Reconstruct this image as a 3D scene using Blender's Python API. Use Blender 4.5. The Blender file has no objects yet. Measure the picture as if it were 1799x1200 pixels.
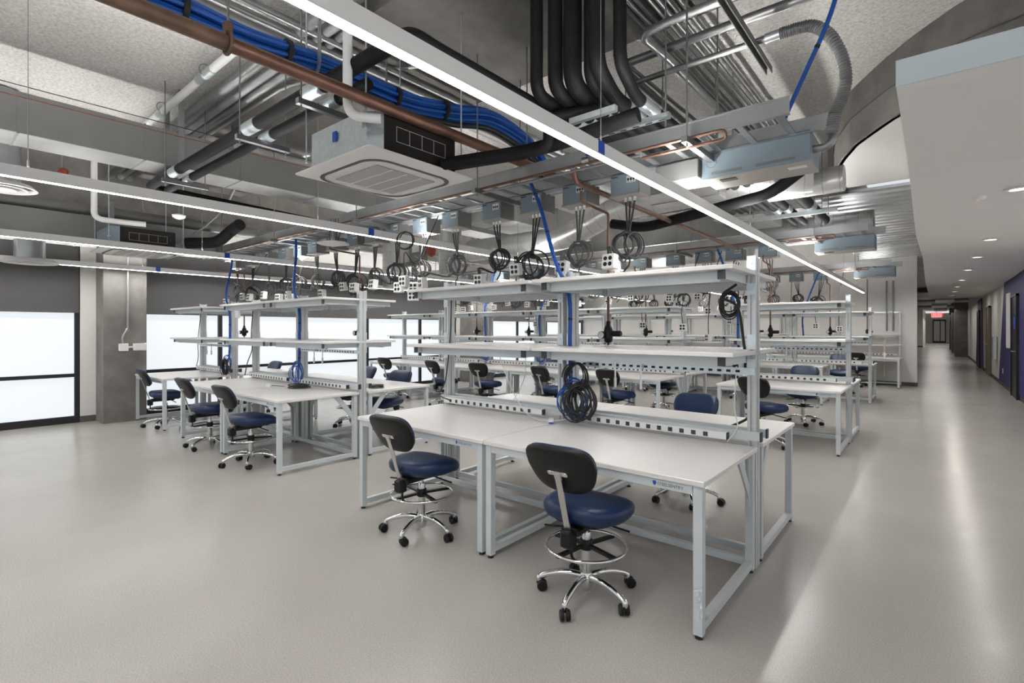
import bpy, math, random
from mathutils import Vector, Matrix
C = bpy.context.scene.collection
random.seed(7)
PI = math.pi
S, CO = math.sin, math.cos

# ------------------------------------------------------------------ materials
def nt(name):
    m = bpy.data.materials.new(name); m.use_nodes = True
    n = m.node_tree; b = n.nodes['Principled BSDF']
    return m, n, b

def mat(name, col, rough=.5, metal=0., var=0., scale=8., bump=0., bscale=60., coat=0., spec=None):
    m, n, b = nt(name)
    b.inputs['Base Color'].default_value = (*col, 1)
    b.inputs['Roughness'].default_value = rough
    b.inputs['Metallic'].default_value = metal
    if coat: b.inputs['Coat Weight'].default_value = coat
    if spec is not None: b.inputs['Specular IOR Level'].default_value = spec
    if var or bump:
        tc = n.nodes.new('ShaderNodeTexCoord')
    if var:
        ns = n.nodes.new('ShaderNodeTexNoise'); ns.inputs['Scale'].default_value = scale; ns.inputs['Detail'].default_value = 6
        n.links.new(tc.outputs['Object'], ns.inputs['Vector'])
        r = n.nodes.new('ShaderNodeValToRGB')
        r.color_ramp.elements[0].position = .3; r.color_ramp.elements[1].position = .7
        r.color_ramp.elements[0].color = (*[max(0, c*(1-var)) for c in col], 1)
        r.color_ramp.elements[1].color = (*[min(1, c*(1+var)) for c in col], 1)
        n.links.new(ns.outputs['Fac'], r.inputs['Fac']); n.links.new(r.outputs['Color'], b.inputs['Base Color'])
    if bump:
        n2 = n.nodes.new('ShaderNodeTexNoise'); n2.inputs['Scale'].default_value = bscale; n2.inputs['Detail'].default_value = 4
        n.links.new(tc.outputs['Object'], n2.inputs['Vector'])
        bp = n.nodes.new('ShaderNodeBump'); bp.inputs['Strength'].default_value = bump; bp.inputs['Distance'].default_value = .02
        n.links.new(n2.outputs['Fac'], bp.inputs['Height']); n.links.new(bp.outputs['Normal'], b.inputs['Normal'])
    return m

def emis(name, col, st):
    m, n, b = nt(name)
    b.inputs['Base Color'].default_value = (.8, .8, .8, 1)
    b.inputs['Emission Color'].default_value = (*col, 1)
    b.inputs['Emission Strength'].default_value = st
    return m

M = dict(
 lam=mat('white_laminate', (.73, .71, .695), .33, var=.02, scale=3),
 edge=mat('laminate_edge', (.80, .81, .81), .4),
 frame=mat('pale_grey_powder_coat', (.56, .60, .615), .38, var=.03, scale=4),
 alu=mat('aluminium_extrusion', (.58, .60, .60), .34, .35, var=.04, scale=5),
 zinc=mat('zinc_steel', (.62, .68, .70), .3, .75, var=.08, scale=30),
 blk=mat('black_plastic', (.006, .006, .007), .42, spec=.35),
 foam=mat('dark_brown_foam_facing', (.018, .0155, .0135), .75, spec=.2),
 cap=mat('charcoal_cap', (.03, .035, .045), .5),
 shell=mat('black_chair_shell', (.007, .006, .0055), .4, spec=.35, bump=.05, bscale=300),
 vin=mat('blue_vinyl', (.0045, .0205, .074), .36, var=.06, scale=6, bump=.04, bscale=180),
 chrome=mat('chrome', (.74, .74, .74), .09, 1.),
 satin=mat('satin_chrome', (.66, .65, .63), .24, 1.),
 galv=mat('galvanised_sheet', (.41, .425, .43), .36, .8, var=.16, scale=3.5),
 galvd=mat('dull_galvanised_sheet', (.26, .26, .256), .5, .35, var=.12, scale=2),
 emt=mat('galvanised_conduit', (.29, .297, .297), .32, .8, var=.1, scale=12),
 foil=mat('bright_duct', (.52, .52, .51), .3, .75, var=.12, scale=4),
 cop=mat('copper', (.185, .10, .072), .4, .75, var=.18, scale=12),
 rust=mat('brown_steel_pipe', (.13, .075, .05), .55, .2, var=.35, scale=9),
 ins=mat('black_foam_insulation', (.006, .0063, .0072), .65, spec=.22, var=.25, scale=12, bump=.1, bscale=90),
 blue=mat('blue_network_cable', (.008, .085, .38), .45, var=.15, scale=40),
 tie=mat('black_tie', (.006, .006, .007), .6),
 cord=mat('black_cord', (.02, .02, .021), .5),
 gcord=mat('grey_cord', (.10, .10, .098), .45),
 wcord=mat('white_cord', (.75, .75, .74), .45),
 box=mat('blue_grey_enamel', (.20, .255, .295), .42, var=.04, scale=5),
 boxs=mat('grey_flange', (.17, .17, .165), .5, .2),
 und=mat('taupe_steel_underside', (.36, .335, .31), .5, .1),
 out=mat('outlet_box_white', (.70, .70, .69), .42),
 wht=mat('white_paint', (.80, .785, .765), .6),
 wall=mat('wall_paint', (.74, .725, .70), .75, bump=.04, bscale=250),
 sof=mat('soffit_paint', (.83, .81, .785), .75),
 fac=mat('soffit_fascia_paint', (.66, .745, .775), .7),
 pur=mat('purple_paint', (.028, .023, .135), .6),
 kick=mat('dark_grey_base', (.09, .085, .08), .6),
 shade=mat('charcoal_roller_fabric', (.078, .076, .078), .7, bump=.05, bscale=500),
 blkf=mat('black_window_frame', (.008, .008, .01), .4),
 pvc=mat('white_plastic', (.78, .78, .77), .4),
 red=mat('red_fitting', (.25, .035, .015), .5),
 tape=mat('blue_tape', (.012, .07, .42), .6),
 wood=mat('brown_door_frame', (.20, .15, .12), .5),
 navy=mat('logo_navy', (.03, .06, .12), .5),
 blueg=mat('blue_handle', (.01, .03, .20), .4),
 grille=mat('cassette_grille', (.42, .41, .40), .6),
 copd=mat('plywood', (.42, .32, .22), .6, var=.15, scale=5),
 deck=mat('galvanised_deck', (.46, .47, .475), .3, .85, var=.2, scale=1.5),
)
M['led'] = emis('led_lens', (1, .985, .96), 47)
M['ledup'] = emis('led_uplight_lens', (1, .985, .96), 52)
M['pane'] = emis('frosted_daylight_pane', (.91, .955, 1), .64)
M['pane'].node_tree.nodes['Principled BSDF'].inputs['Base Color'].default_value = (.18, .19, .2, 1)
M['down'] = emis('downlight_lens', (1, .96, .9), 5)
M['exit'] = emis('exit_red', (1, .02, .03), .9)
M['exitw'] = emis('exit_face', (1, .42, .42), .55)

def concrete(name, c0, c1, bump=.25):
    m, n, b = nt(name)
    tc = n.nodes.new('ShaderNodeTexCoord')
    a = n.nodes.new('ShaderNodeTexNoise'); a.inputs['Scale'].default_value = 2.2; a.inputs['Detail'].default_value = 9; a.inputs['Roughness'].default_value = .68
    n.links.new(tc.outputs['Object'], a.inputs['Vector'])
    r = n.nodes.new('ShaderNodeValToRGB'); r.color_ramp.elements[0].position = .32; r.color_ramp.elements[1].position = .72
    r.color_ramp.elements[0].color = (*c0, 1); r.color_ramp.elements[1].color = (*c1, 1)
    n.links.new(a.outputs['Fac'], r.inputs['Fac']); n.links.new(r.outputs['Color'], b.inputs['Base Color'])
    bp = n.nodes.new('ShaderNodeBump'); bp.inputs['Strength'].default_value = bump; bp.inputs['Distance'].default_value = .02
    n.links.new(a.outputs['Fac'], bp.inputs['Height']); n.links.new(bp.outputs['Normal'], b.inputs['Normal'])
    b.inputs['Roughness'].default_value = .72
    return m
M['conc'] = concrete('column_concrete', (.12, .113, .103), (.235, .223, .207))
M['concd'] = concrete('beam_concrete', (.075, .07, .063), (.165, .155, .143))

def plaster():
    m, n, b = nt('spray_plaster_ceiling')
    tc = n.nodes.new('ShaderNodeTexCoord')
    a = n.nodes.new('ShaderNodeTexNoise'); a.inputs['Scale'].default_value = 38; a.inputs['Detail'].default_value = 5; a.inputs['Roughness'].default_value = .65
    n.links.new(tc.outputs['Object'], a.inputs['Vector'])
    r = n.nodes.new('ShaderNodeValToRGB'); r.color_ramp.elements[0].position = .33; r.color_ramp.elements[1].position = .6
    r.color_ramp.elements[0].color = (.55, .53, .505, 1); r.color_ramp.elements[1].color = (.80, .775, .745, 1)
    n.links.new(a.outputs['Fac'], r.inputs['Fac']); n.links.new(r.outputs['Color'], b.inputs['Base Color'])
    bp = n.nodes.new('ShaderNodeBump'); bp.inputs['Strength'].default_value = .8; bp.inputs['Distance'].default_value = .03
    n.links.new(a.outputs['Fac'], bp.inputs['Height']); n.links.new(bp.outputs['Normal'], b.inputs['Normal'])
    b.inputs['Roughness'].default_value = .9
    return m
M['plas'] = plaster()

def floor_mat():
    m, n, b = nt('polished_floor_tile')
    tc = n.nodes.new('ShaderNodeTexCoord')
    big = n.nodes.new('ShaderNodeTexNoise'); big.inputs['Scale'].default_value = .9; big.inputs['Detail'].default_value = 5
    sp = n.nodes.new('ShaderNodeTexNoise'); sp.inputs['Scale'].default_value = 160; sp.inputs['Detail'].default_value = 2
    for q in (big, sp): n.links.new(tc.outputs['Object'], q.inputs['Vector'])
    r1 = n.nodes.new('ShaderNodeValToRGB'); r1.color_ramp.elements[0].position = .35; r1.color_ramp.elements[1].position = .68
    r1.color_ramp.elements[0].color = (.415, .392, .366, 1); r1.color_ramp.elements[1].color = (.45, .427, .40, 1)
    r2 = n.nodes.new('ShaderNodeValToRGB'); r2.color_ramp.elements[0].position = .40; r2.color_ramp.elements[1].position = .62
    r2.color_ramp.elements[0].color = (.86, .86, .86, 1); r2.color_ramp.elements[1].color = (1.07, 1.07, 1.07, 1)
    n.links.new(big.outputs['Fac'], r1.inputs['Fac']); n.links.new(sp.outputs['Fac'], r2.inputs['Fac'])
    mx = n.nodes.new('ShaderNodeMixRGB'); mx.blend_type = 'MULTIPLY'; mx.inputs['Fac'].default_value = 1
    n.links.new(r1.outputs['Color'], mx.inputs[1]); n.links.new(r2.outputs['Color'], mx.inputs[2])
    n.links.new(mx.outputs['Color'], b.inputs['Base Color'])
    b.inputs['Specular IOR Level'].default_value = .17
    wv = n.nodes.new('ShaderNodeTexNoise'); wv.inputs['Scale'].default_value = 5; wv.inputs['Detail'].default_value = 3
    n.links.new(tc.outputs['Object'], wv.inputs['Vector'])
    rr = n.nodes.new('ShaderNodeMapRange'); rr.inputs['From Min'].default_value = .35; rr.inputs['From Max'].default_value = .65
    rr.inputs['To Min'].default_value = .20; rr.inputs['To Max'].default_value = .25
    n.links.new(wv.outputs['Fac'], rr.inputs['Value']); n.links.new(rr.outputs['Result'], b.inputs['Roughness'])
    bp = n.nodes.new('ShaderNodeBump'); bp.inputs['Strength'].default_value = .03; bp.inputs['Distance'].default_value = .005
    n.links.new(wv.outputs['Fac'], bp.inputs['Height']); n.links.new(bp.outputs['Normal'], b.inputs['Normal'])
    return m
M['floor'] = floor_mat()

# ------------------------------------------------------------------ mesh builder
class MB:
    def __init__(s): s.v = []; s.f = []; s.sm = []
    def add(s, vs, fs, smooth=False):
        o = len(s.v); s.v += [tuple(p) for p in vs]
        for f in fs: s.f.append([i+o for i in f]); s.sm.append(smooth)
        return s
    def box(s, x0, x1, y0, y1, z0, z1):
        x0, x1 = sorted((x0, x1)); y0, y1 = sorted((y0, y1)); z0, z1 = sorted((z0, z1))
        vs = [(x, y, z) for z in (z0, z1) for y in (y0, y1) for x in (x0, x1)]
        return s.add(vs, [(0, 2, 3, 1), (4, 5, 7, 6), (0, 1, 5, 4), (2, 6, 7, 3), (0, 4, 6, 2), (1, 3, 7, 5)])
    def rbox(s, x0, x1, y0, y1, z0, z1, r=.006):
        # box with chamfered edges
        def ring(z, i): 
            a, b, c, d = x0+i, x1-i, y0+i, y1-i
            return [(a+r, c, z), (b-r, c, z), (b, c+r, z), (b, d-r, z), (b-r, d, z), (a+r, d, z), (a, d-r, z), (a, c+r, z)]
        vs = ring(z0, r)+ring(z0+r, 0)+ring(z1-r, 0)+ring(z1, r); fs = []
        for k in range(3):
            for i in range(8): j = (i+1) % 8; fs.append((k*8+i, k*8+j, k*8+8+j, k*8+8+i))
        fs.append(tuple(range(7, -1, -1))); fs.append(tuple(range(24, 32)))
        return s.add(vs, fs)
    def prism(s, poly, p0, p1, ux, uy):
        # extrude 2d polygon (in ux, uy) from p0 to p1
        p0, p1, ux, uy = map(Vector, (p0, p1, ux, uy)); n = len(poly)
        vs = [p0+ux*a+uy*b for a, b in poly]+[p1+ux*a+uy*b for a, b in poly]
        fs = [(i, (i+1) % n, n+(i+1) % n, n+i) for i in range(n)]+[tuple(range(n-1, -1, -1)), tuple(range(n, 2*n))]
        return s.add(vs, fs)
    def bar(s, p0, p1, w, h, up=(0, 0, 1)):
        p0, p1 = Vector(p0), Vector(p1); d = (p1-p0).normalized(); up = Vector(up)
        if abs(d.dot(up)) > .99: up = Vector((0, 1, 0))
        x = d.cross(up).normalized(); y = x.cross(d)
        return s.prism([(-w/2, -h/2), (w/2, -h/2), (w/2, h/2), (-w/2, h/2)], p0, p1, x, y)
    def tube(s, pts, r, n=8, closed=False, cap=True, rf=None):
        P = [Vector(p) for p in pts]; m = len(P); rings = []; up = None
        for i in range(m):
            if closed: d = P[(i+1) % m]-P[i-1]
            else: d = P[min(i+1, m-1)]-P[max(i-1, 0)]
            if d.length < 1e-9: d = Vector((0, 0, 1))
            d.normalize()
            if up is None:
                up = Vector((0, 0, 1)) if abs(d.z) < .9 else Vector((1, 0, 0))
            x = up.cross(d)
            if x.length < 1e-4: x = Vector((1, .3, .2)).cross(d)
            x.normalize(); y = d.cross(x); up = y
            rr = rf(i/(m-1)) if rf else r
            rings.append([P[i]+x*CO(2*PI*k/n)*rr+y*S(2*PI*k/n)*rr for k in range(n)])
        vs = [p for q in rings for p in q]; fs = []
        for i in range(m if closed else m-1):
            a, b = i*n, ((i+1) % m)*n
            for k in range(n): l = (k+1) % n; fs.append((a+k, a+l, b+l, b+k))
        s.add(vs, fs, True)
        if cap and not closed: s.add(rings[0], [tuple(range(n-1, -1, -1))]); s.add(rings[-1], [tuple(range(n))])
        return s
    def cyl(s, p0, p1, r, n=12, r1=None):
        return s.tube([p0, p1], r, n, rf=(lambda t: r+(r1-r)*t) if r1 is not None else None)
    def lathe(s, prof, c=(0, 0, 0), n=20, ax='z', cap=True):
        vs = []; fs = []; m = len(prof); c = Vector(c)
        for r, h in prof:
            for k in range(n):
                a, b = r*CO(2*PI*k/n), r*S(2*PI*k/n)
                vs.append(c+Vector({'z': (a, b, h), 'y': (a, h, b), 'x': (h, a, b)}[ax]))
        for i in range(m-1):
            for k in range(n): l = (k+1) % n; fs.append((i*n+k, i*n+l, i*n+n+l, i*n+n+k))
        s.add(vs, fs, True)
        if cap: s.add([vs[k] for k in range(n)], [tuple(range(n-1, -1, -1))]); s.add([vs[(m-1)*n+k] for k in range(n)], [tuple(range(n))])
        return s
    def torus(s, c, R, r, ax='z', n=36, k=8):
        c = Vector(c); P = []
        for i in range(n):
            a, b = R*CO(2*PI*i/n), R*S(2*PI*i/n)
            P.append(c+Vector({'z': (a, b, 0), 'y': (a, 0, b), 'x': (0, a, b)}[ax]))
        return s.tube(P, r, k, closed=True)
    def build(s, name, m, parent=None, loc=None):
        me = bpy.data.meshes.new(name); me.from_pydata(s.v, [], s.f); me.validate()
        if len(me.polygons) == len(s.sm): me.polygons.foreach_set('use_smooth', s.sm)
        me.materials.append(M[m] if isinstance(m, str) else m); me.update()
        o = bpy.data.objects.new(name, me); C.objects.link(o)
        if parent: o.parent = parent
        if loc: o.location = loc
        return o

def bend(pts, r=.08, k=6):
    """polyline with rounded corners"""
    P = [Vector(p) for p in pts]; out = [P[0]]
    for a, b, c in zip(P, P[1:], P[2:]):
        u, v = (a-b), (c-b); q = min(r, u.length*.48, v.length*.48); u.normalize(); v.normalize()
        s0, s1 = b+u*q, b+v*q
        for i in range(k+1):
            t = i/k; out.append(s0*(1-t)**2+b*2*t*(1-t)+s1*t*t)
    out.append(P[-1]); return out

def spline(pts, k=8):
    P = [Vector(p) for p in pts]; P = [P[0]*2-P[1]]+P+[P[-1]*2-P[-2]]; out = []
    for i in range(1, len(P)-2):
        a, b, c, d = P[i-1:i+3]
        for j in range(k):
            t = j/k; out.append(.5*((2*b)+(c-a)*t+(2*a-5*b+4*c-d)*t*t+(3*b-a-3*c+d)*t**3))
    out.append(P[-2]); return out

def tag(o, label, cat, group=None):
    o['label'] = label; o['category'] = cat
    if group: o['group'] = group
    return o
def thing(name, label, cat, loc=(0, 0, 0), rz=0, group=None):
    o = bpy.data.objects.new(name, None); C.objects.link(o); o.location = loc; o.rotation_euler = (0, 0, rz)
    o.empty_display_size = .1
    return tag(o, label, cat, group)
def struct(o): o['kind'] = 'structure'; return o
def copy_tree(o, parent=None):
    c = o.copy(); C.objects.link(c)
    if parent: c.parent = parent
    for ch in kids[o.name]: copy_tree(ch, c)
    return c
kids = {}
def index_kids(root):
    kids[root.name] = list(root.children)
    for ch in root.children: index_kids(ch)
def dup(src, label, loc, rz=0, group=None, cat=None):
    c = src.copy(); C.objects.link(c); c.location = loc; c.rotation_euler = (0, 0, rz); c['label'] = label
    if group: c['group'] = group
    for ch in kids[src.name]: copy_tree(ch, c)
    return c
ORD = 'first second third fourth fifth sixth seventh eighth ninth tenth eleventh twelfth thirteenth fourteenth fifteenth sixteenth'.split()

# ------------------------------------------------------------------ setting
WX = -10.55            # window wall plane
CZ = 4.1               # main ceiling
FY = 16.97             # far white wall
struct(MB().box(-10.9, 3.2, -4, 80, -.12, 0).build('floor', 'floor'))
ARC = [(3.2, 5.0), (.5, 5.24), (.184, 5.397), (.012, 5.569), (-.167, 5.777), (-.295, 5.96), (-.394, 6.10), (-.68, 6.589), (-.759, 6.785), (-.914, 7.24), (-1.0, 7.7), (-1.02, 8.3), (-1.02, FY)]
cm = MB()
poly = [(-10.9, -4), (3.2, -4)]+ARC+[(-10.9, FY)]
cm.add([(x, y, CZ) for x, y in poly]+[(x, y, CZ+.2) for x, y in poly], [tuple(range(len(poly)-1, -1, -1)), tuple(range(len(poly), 2*len(poly)))]+[(i, (i+1) % len(poly), len(poly)+(i+1) % len(poly), len(poly)+i) for i in range(len(poly))])
struct(cm.build('ceiling', 'plas'))
# curved concrete fascia under the ceiling edge, lower slab behind it
fm = MB(); sp = [ARC[0]]+[tuple(p)[:2] for p in spline([(x, y, 0) for x, y in ARC[1:12]], 6)]+[ARC[-1]]
n = len(sp); vs = []
for (x, y) in sp: vs += [(x, y, 3.5), (x, y, CZ), (x+.06, y+.06, 3.5), (x+.06, y+.06, CZ)]
fs = []
for i in range(n-1): a, b = 4*i, 4*i+4; fs += [(a, b, b+1, a+1), (a+2, a+3, b+3, b+2), (a, a+2, b+2, b)]
fm.add(vs, fs, True)
seam = MB().tube([(x-.004, y-.004, 3.78) for x, y in sp], .006, 6)
o = struct(fm.build('trim_1', M['conc'])); o2 = seam.build('seam', 'kick', o)
lm = MB(); lp = [(3.2, 5.06)]+[(x+.03, y+.03) for x, y in sp[1:-8]]+[(-1.0, 8.6), (3.2, 8.6)]
lm.add([(x, y, 3.5) for x, y in lp]+[(x, y, 3.56) for x, y in lp], [tuple(range(len(lp)-1, -1, -1)), tuple(range(len(lp), 2*len(lp)))]+[(i, (i+1) % len(lp), len(lp)+(i+1) % len(lp), len(lp)+i) for i in range(len(lp))])
struct(lm.build('ceiling_slab', 'wht'))
for k, a in enumerate(((6.0, 7.9), (6.5, 7.4))): pass
# concrete beams across the ceiling on the column lines
for i, (y0, y1) in enumerate(((2.35, 4.02), (10.4, 11.7))):
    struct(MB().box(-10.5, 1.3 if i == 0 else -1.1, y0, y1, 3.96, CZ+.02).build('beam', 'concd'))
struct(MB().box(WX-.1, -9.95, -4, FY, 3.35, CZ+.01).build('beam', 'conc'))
# corrugated metal deck over the corridor edge
def deck(x0, x1, y0, y1, z, pitch=.305, d=.075):
    m = MB(); y = y0; prof = []
    while y < y1:
        prof += [(y, 0), (y+pitch*.42, 0), (y+pitch*.5, d), (y+pitch*.92, d)]; y += pitch
    for (a, za), (b, zb) in zip(prof, prof[1:]): m.add([(x0, a, z+za), (x1, a, z+za), (x1, b, z+zb), (x0, b, z+zb)], [(0, 1, 2, 3)])
    return m
struct(deck(-1.6, 3.2, 8.6, 30, 3.42).build('ceiling_deck', 'deck'))
struct(deck(-3.4, 3.2, 30.2, 56, 3.2).build('ceiling_deck', 'deck'))
struct(MB().box(-3.4, 3.2, 17.1, 80, 3.7, 3.8).build('ceiling', 'wht'))
# far wall, corridor walls
struct(MB().box(-10.9, -.36, FY, FY+.14, 0, CZ).build('wall_back', 'wall'))
struct(MB().box(-10.5, -.36, FY-.012, FY, 0, .1).build('baseboard_back', 'kick'))
struct(MB().box(-.372, -.348, FY, FY+.14, 0, .1).build('baseboard_corner', 'kick'))
struct(MB().box(-3.5, -3.36, FY+.14, 56, 0, 3.75).build('wall_corridor_left', 'wall'))
struct(MB().box(-3.4, -.80, 56, 56.15, 0, 3.4).build('wall_corridor_step', 'wall'))
struct(MB().box(-3.4, -.80, 55.98, 56, 0, .1).build('baseboard_step', 'kick'))
struct(MB().box(-.94, -.80, 56.15, 76, 0, 3.4).build('wall_corridor_narrow', 'wall'))
struct(MB().box(-.94, 2.4, 76, 76.2, 0, 3.4).build('wall_end', 'wall'))
RX = 1.38
struct(MB().box(RX, RX+.15, 8.5, 76, 0, 3.4).build('wall_right', 'wall'))
struct(MB().box(RX-.012, RX, 8.5, 76, 0, .1).build('baseboard_right', 'kick'))
# purple painted panels with slanted edges on the right wall
def slant(name, y0b, y1b, y0t, y1t, m, x=RX-.004, t=.02, z0=.1, z1=2.68):
    return struct(MB().add([(x-t, y0b, z0), (x-t, y1b, z0), (x-t, y1t, z1), (x-t, y0t, z1), (x+.003, y0b, z0), (x+.003, y1b, z0), (x+.003, y1t, z1), (x+.003, y0t, z1)],
                    [(0, 1, 2, 3), (7, 6, 5, 4), (0, 4, 5, 1), (1, 5, 6, 2), (2, 6, 7, 3), (3, 7, 4, 0)]).build(name, m))
slant('trim_2', 10, 19.4, 10, 18.0, 'pur'); slant('trim_3', 25.6, 29.6, 26.2, 28.4, 'pur')
def door(i, y0, y1, m, handle=True):
    d = struct(MB().box(RX-.05, RX-.02, y0, y1, 0, 2.2).build('door_%d' % i, m))
    h = MB().cyl((RX-.05, y0+.12, 1.02), (RX-.11, y0+.12, 1.02), .014); h.cyl((RX-.11, y0+.12, 1.02), (RX-.11, y0+.3, 1.02), .011)
    h.build('door_handle', 'satin', d)
    f = MB()
    for a, b, c, e in ((y0-.05, y0, 0, 2.25), (y1, y1+.05, 0, 2.25), (y0-.05, y1+.05, 2.2, 2.25)): f.box(RX-.07, RX-.015, a, b, c, e)
    f.build('door_frame', m, d)
door(1, 15.05, 16.0, 'blkf'); door(2, 22.2, 23.3, 'wood'); door(3, 27.0, 28.0, 'blkf')
struct(MB().box(RX-.055, RX-.02, 16.55, 17.15, 1.05, 2.35).build('window_9', 'exitw' if False else 'wht'))
tag(MB().rbox(RX-.10, RX-.01, 20.1, 20.5, .62, 1.3, .01).build('wall_heater', 'zinc'), 'pale metal cabinet recessed in the white corridor wall', 'wall cabinet')
tag(MB().rbox(RX-.035, RX-.022, 18.2, 18.3, .35, .48, .004).build('light_switch', 'wht'), 'small white wall plate low on the purple corridor panel', 'wall plate')
tag(MB().rbox(RX-.055, RX-.045, 15.35, 15.6, 1.5, 1.75, .004).build('door_notice', 'tape'), 'blue square taped to the near black corridor door', 'notice')
for i, (y0, y1) in enumerate(((37, 37.6), (43.5, 44.1), (50, 50.6))):
    struct(MB().box(RX-.55, RX+.05, y0, y1+.3, 0, 3.5).build('column', 'conc'))
# corridor end: door glazing, exit sign
d = struct(MB().box(-.2, .95, 75.9, 76.0, 0, 2.65).build('door_4', 'blkf'))
MB().box(-.1, .42, 75.88, 75.9, .2, 2.5).build('glass_panel', 'wht', d); MB().box(.5, .86, 75.88, 75.9, .2, 2.5).build('glass_panel', 'wht', d)
e = thing('exit_sign', 'red lit exit sign hanging at the corridor end', 'exit sign', (.1, 55.5, 2.52))
MB().rbox(-.34, .34, 0, .08, 0, .42, .01).build('housing', 'exitw', e)

def lettering(txt, size, mname, name, parent, M4, extr=.0004):
    cu = bpy.data.curves.new(name, 'FONT'); cu.body = txt; cu.size = size; cu.extrude = extr; cu.align_x = 'LEFT'
    to = bpy.data.objects.new(name+'_src', cu); C.objects.link(to)
    dg = bpy.context.evaluated_depsgraph_get(); me = bpy.data.meshes.new_from_object(to.evaluated_get(dg))
    bpy.data.objects.remove(to); me.materials.clear(); me.materials.append(M[mname])
    me.transform(M4); o = bpy.data.objects.new(name, me); C.objects.link(o); o.parent = parent
    return o
FACE_Y = Matrix.Rotation(PI/2, 4, 'X')      # text lying in xz, readable from -Y
MB().cyl((0, .04, .42), (0, .04, .68), .02, 8).build('stem', 'satin', e)
lettering('EXIT', .40, 'exit', 'lettering', e, Matrix.Translation((-.32, -.01, .08)) @ FACE_Y, .004)

# white faceted soffit over the corridor
SX0 = -.15
sm = MB()
ys = [3.2, 4.9, 7.9, 11.2, 16, 26]; zl = [2.70, 2.72, 2.64, 2.71, 2.65, 2.70]; zr = [2.70, 2.60, 2.74, 2.60, 2.70, 2.70]; xl = [SX0, SX0-.005, SX0-.03, SX0-.01, SX0-.03, SX0]
yr = [3.2, 5.0, 6.6, 12.5, 15, 26]
vs = []
for i in range(6): vs += [(xl[i], ys[i], zl[i]), (3.2, yr[i], zr[i]), (xl[i], ys[i], 2.83), (3.2, yr[i], 2.83)]
fs = [(0, 1, 3, 2), (20, 22, 23, 21)]
for i in range(5): a, b = 4*i, 4*i+4; fs += [(a, b, b+1, a+1), (a, a+2, b+2, b), (a+2, a+3, b+3, b+2)]
sm.add(vs, fs)
so = struct(sm.build('ceiling_soffit', 'sof'))
struct(MB().box(SX0-.001, 3.2, 3.186, 3.2, 2.70, 2.83).build('trim_4', 'fac'))
cr = MB()
for i in range(1, 5): cr.bar((xl[i], ys[i], zl[i]-.001), (RX, yr[i]*.5+ys[i]*.5, (zr[i]+zl[i])/2-.004), .03, .006)
bpy.context.view_layer.update()
DL = [(.55, 6.13), (.54, 8.8), (.53, 11.25), (.51, 13.6), (.49, 15.9), (.47, 18.3), (.46, 20.8), (.45, 23.2)]
def zsof(x, y):
    ok, p, _, _ = so.ray_cast((x, y, 1.5), (0, 0, 1))
    return p.z if ok else 2.7
for i, (x, y) in enumerate(DL):
    t = thing('downlight', '%s recessed downlight from the near end of the white corridor soffit' % ORD[i], 'downlight', (x, y, zsof(x, y)-.008), 0, 'downlights in the white soffit')
    MB().lathe([(.085, .0), (.085, .02), (.06, .02), (.06, .0), (.085, 0)], (0, 0, -.01), 24, cap=False).build('trim_ring', 'wht', t)
    MB().lathe([(.058, 0), (.058, .008)], (0, 0, -.003), 20).build('lens', 'down', t)
t = thing('smoke_detector', 'small white smoke alarm with red light on the soffit', 'smoke alarm', (.3, 6.27, zsof(.3, 6.27)))
MB().lathe([(.03, -.03), (.055, -.02), (.06, 0)], (0, 0, 0), 20).build('housing', 'wht', t); MB().lathe([(.006, -.034), (.006, -.026)], (.0, 0, 0), 8).build('indicator', 'exit', t)

# window wall
PIT = [3.88+1.64*k for k in range(-1, 8)]
wn = 0
def window(y0, y1, muls):
    global wn; wn += 1
    w = struct(MB().box(WX-.03, WX-.015, y0, y1, .05, 2.9).build('window_%d' % wn, 'pane'))
    f = MB()
    f.box(WX-.06, WX+.03, y0, y1, 0, .11); f.box(WX-.06, WX+.03, y0, y1, .73, .785); f.box(WX-.06, WX+.03, y0, y1, 2.86, 2.95)
    for y in [y0+.03, y1-.03]+muls: f.box(WX-.06, WX+.035, y-.035, y+.035, 0, 2.92)
    f.build('window_frame', 'blkf', w)
    s = thing('roller_shade', 'charcoal roller shade half lowered over the %s window from the left' % ORD[wn-1], 'roller shade', (WX+.07, (y0+y1)/2, 2.93), 0, 'charcoal roller shades')
    hw = (y1-y0)/2
    MB().box(-.004, .004, -hw+.02, hw-.02, -1.15, 0).build('fabric', 'shade', s)
    MB().cyl((0, -hw+.02, 0), (0, hw-.02, 0), .035, 14).build('roller', 'shade', s)
    MB().box(-.012, .012, -hw+.02, hw-.02, -1.18, -1.145).build('hem_bar', 'shade', s)
window(-3.6, 1.80, [-3.04+1.64, -3.04, .24-1.64+1.64*0-1.0])
window(2.62, 10.1, [3.88, 5.52, 7.16, 8.8]); window(11.3, 16.9, [12.9, 14.5, 16.1])
struct(MB().box(WX-.1, WX+.06, -4, FY, 2.93, 3.4).build('wall_header', 'wall'))
for y0, y1 in ((1.80, 2.05), (2.52, 2.62), (10.1, 10.3), (11.1, 11.3)): struct(MB().box(WX-.1, WX+.05, y0, y1, .1, 3.4).build('wall_left', 'wall')); struct(MB().box(WX-.1, WX+.04, y0, y1, 0, .1).build('baseboard_left', 'kick'))
for y0, y1 in ((2.0, 2.57), (10.25, 11.15)):
    struct(MB().box(-10.6, -10.03, y0, y1, 0, CZ).build('column', 'conc'))
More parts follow.
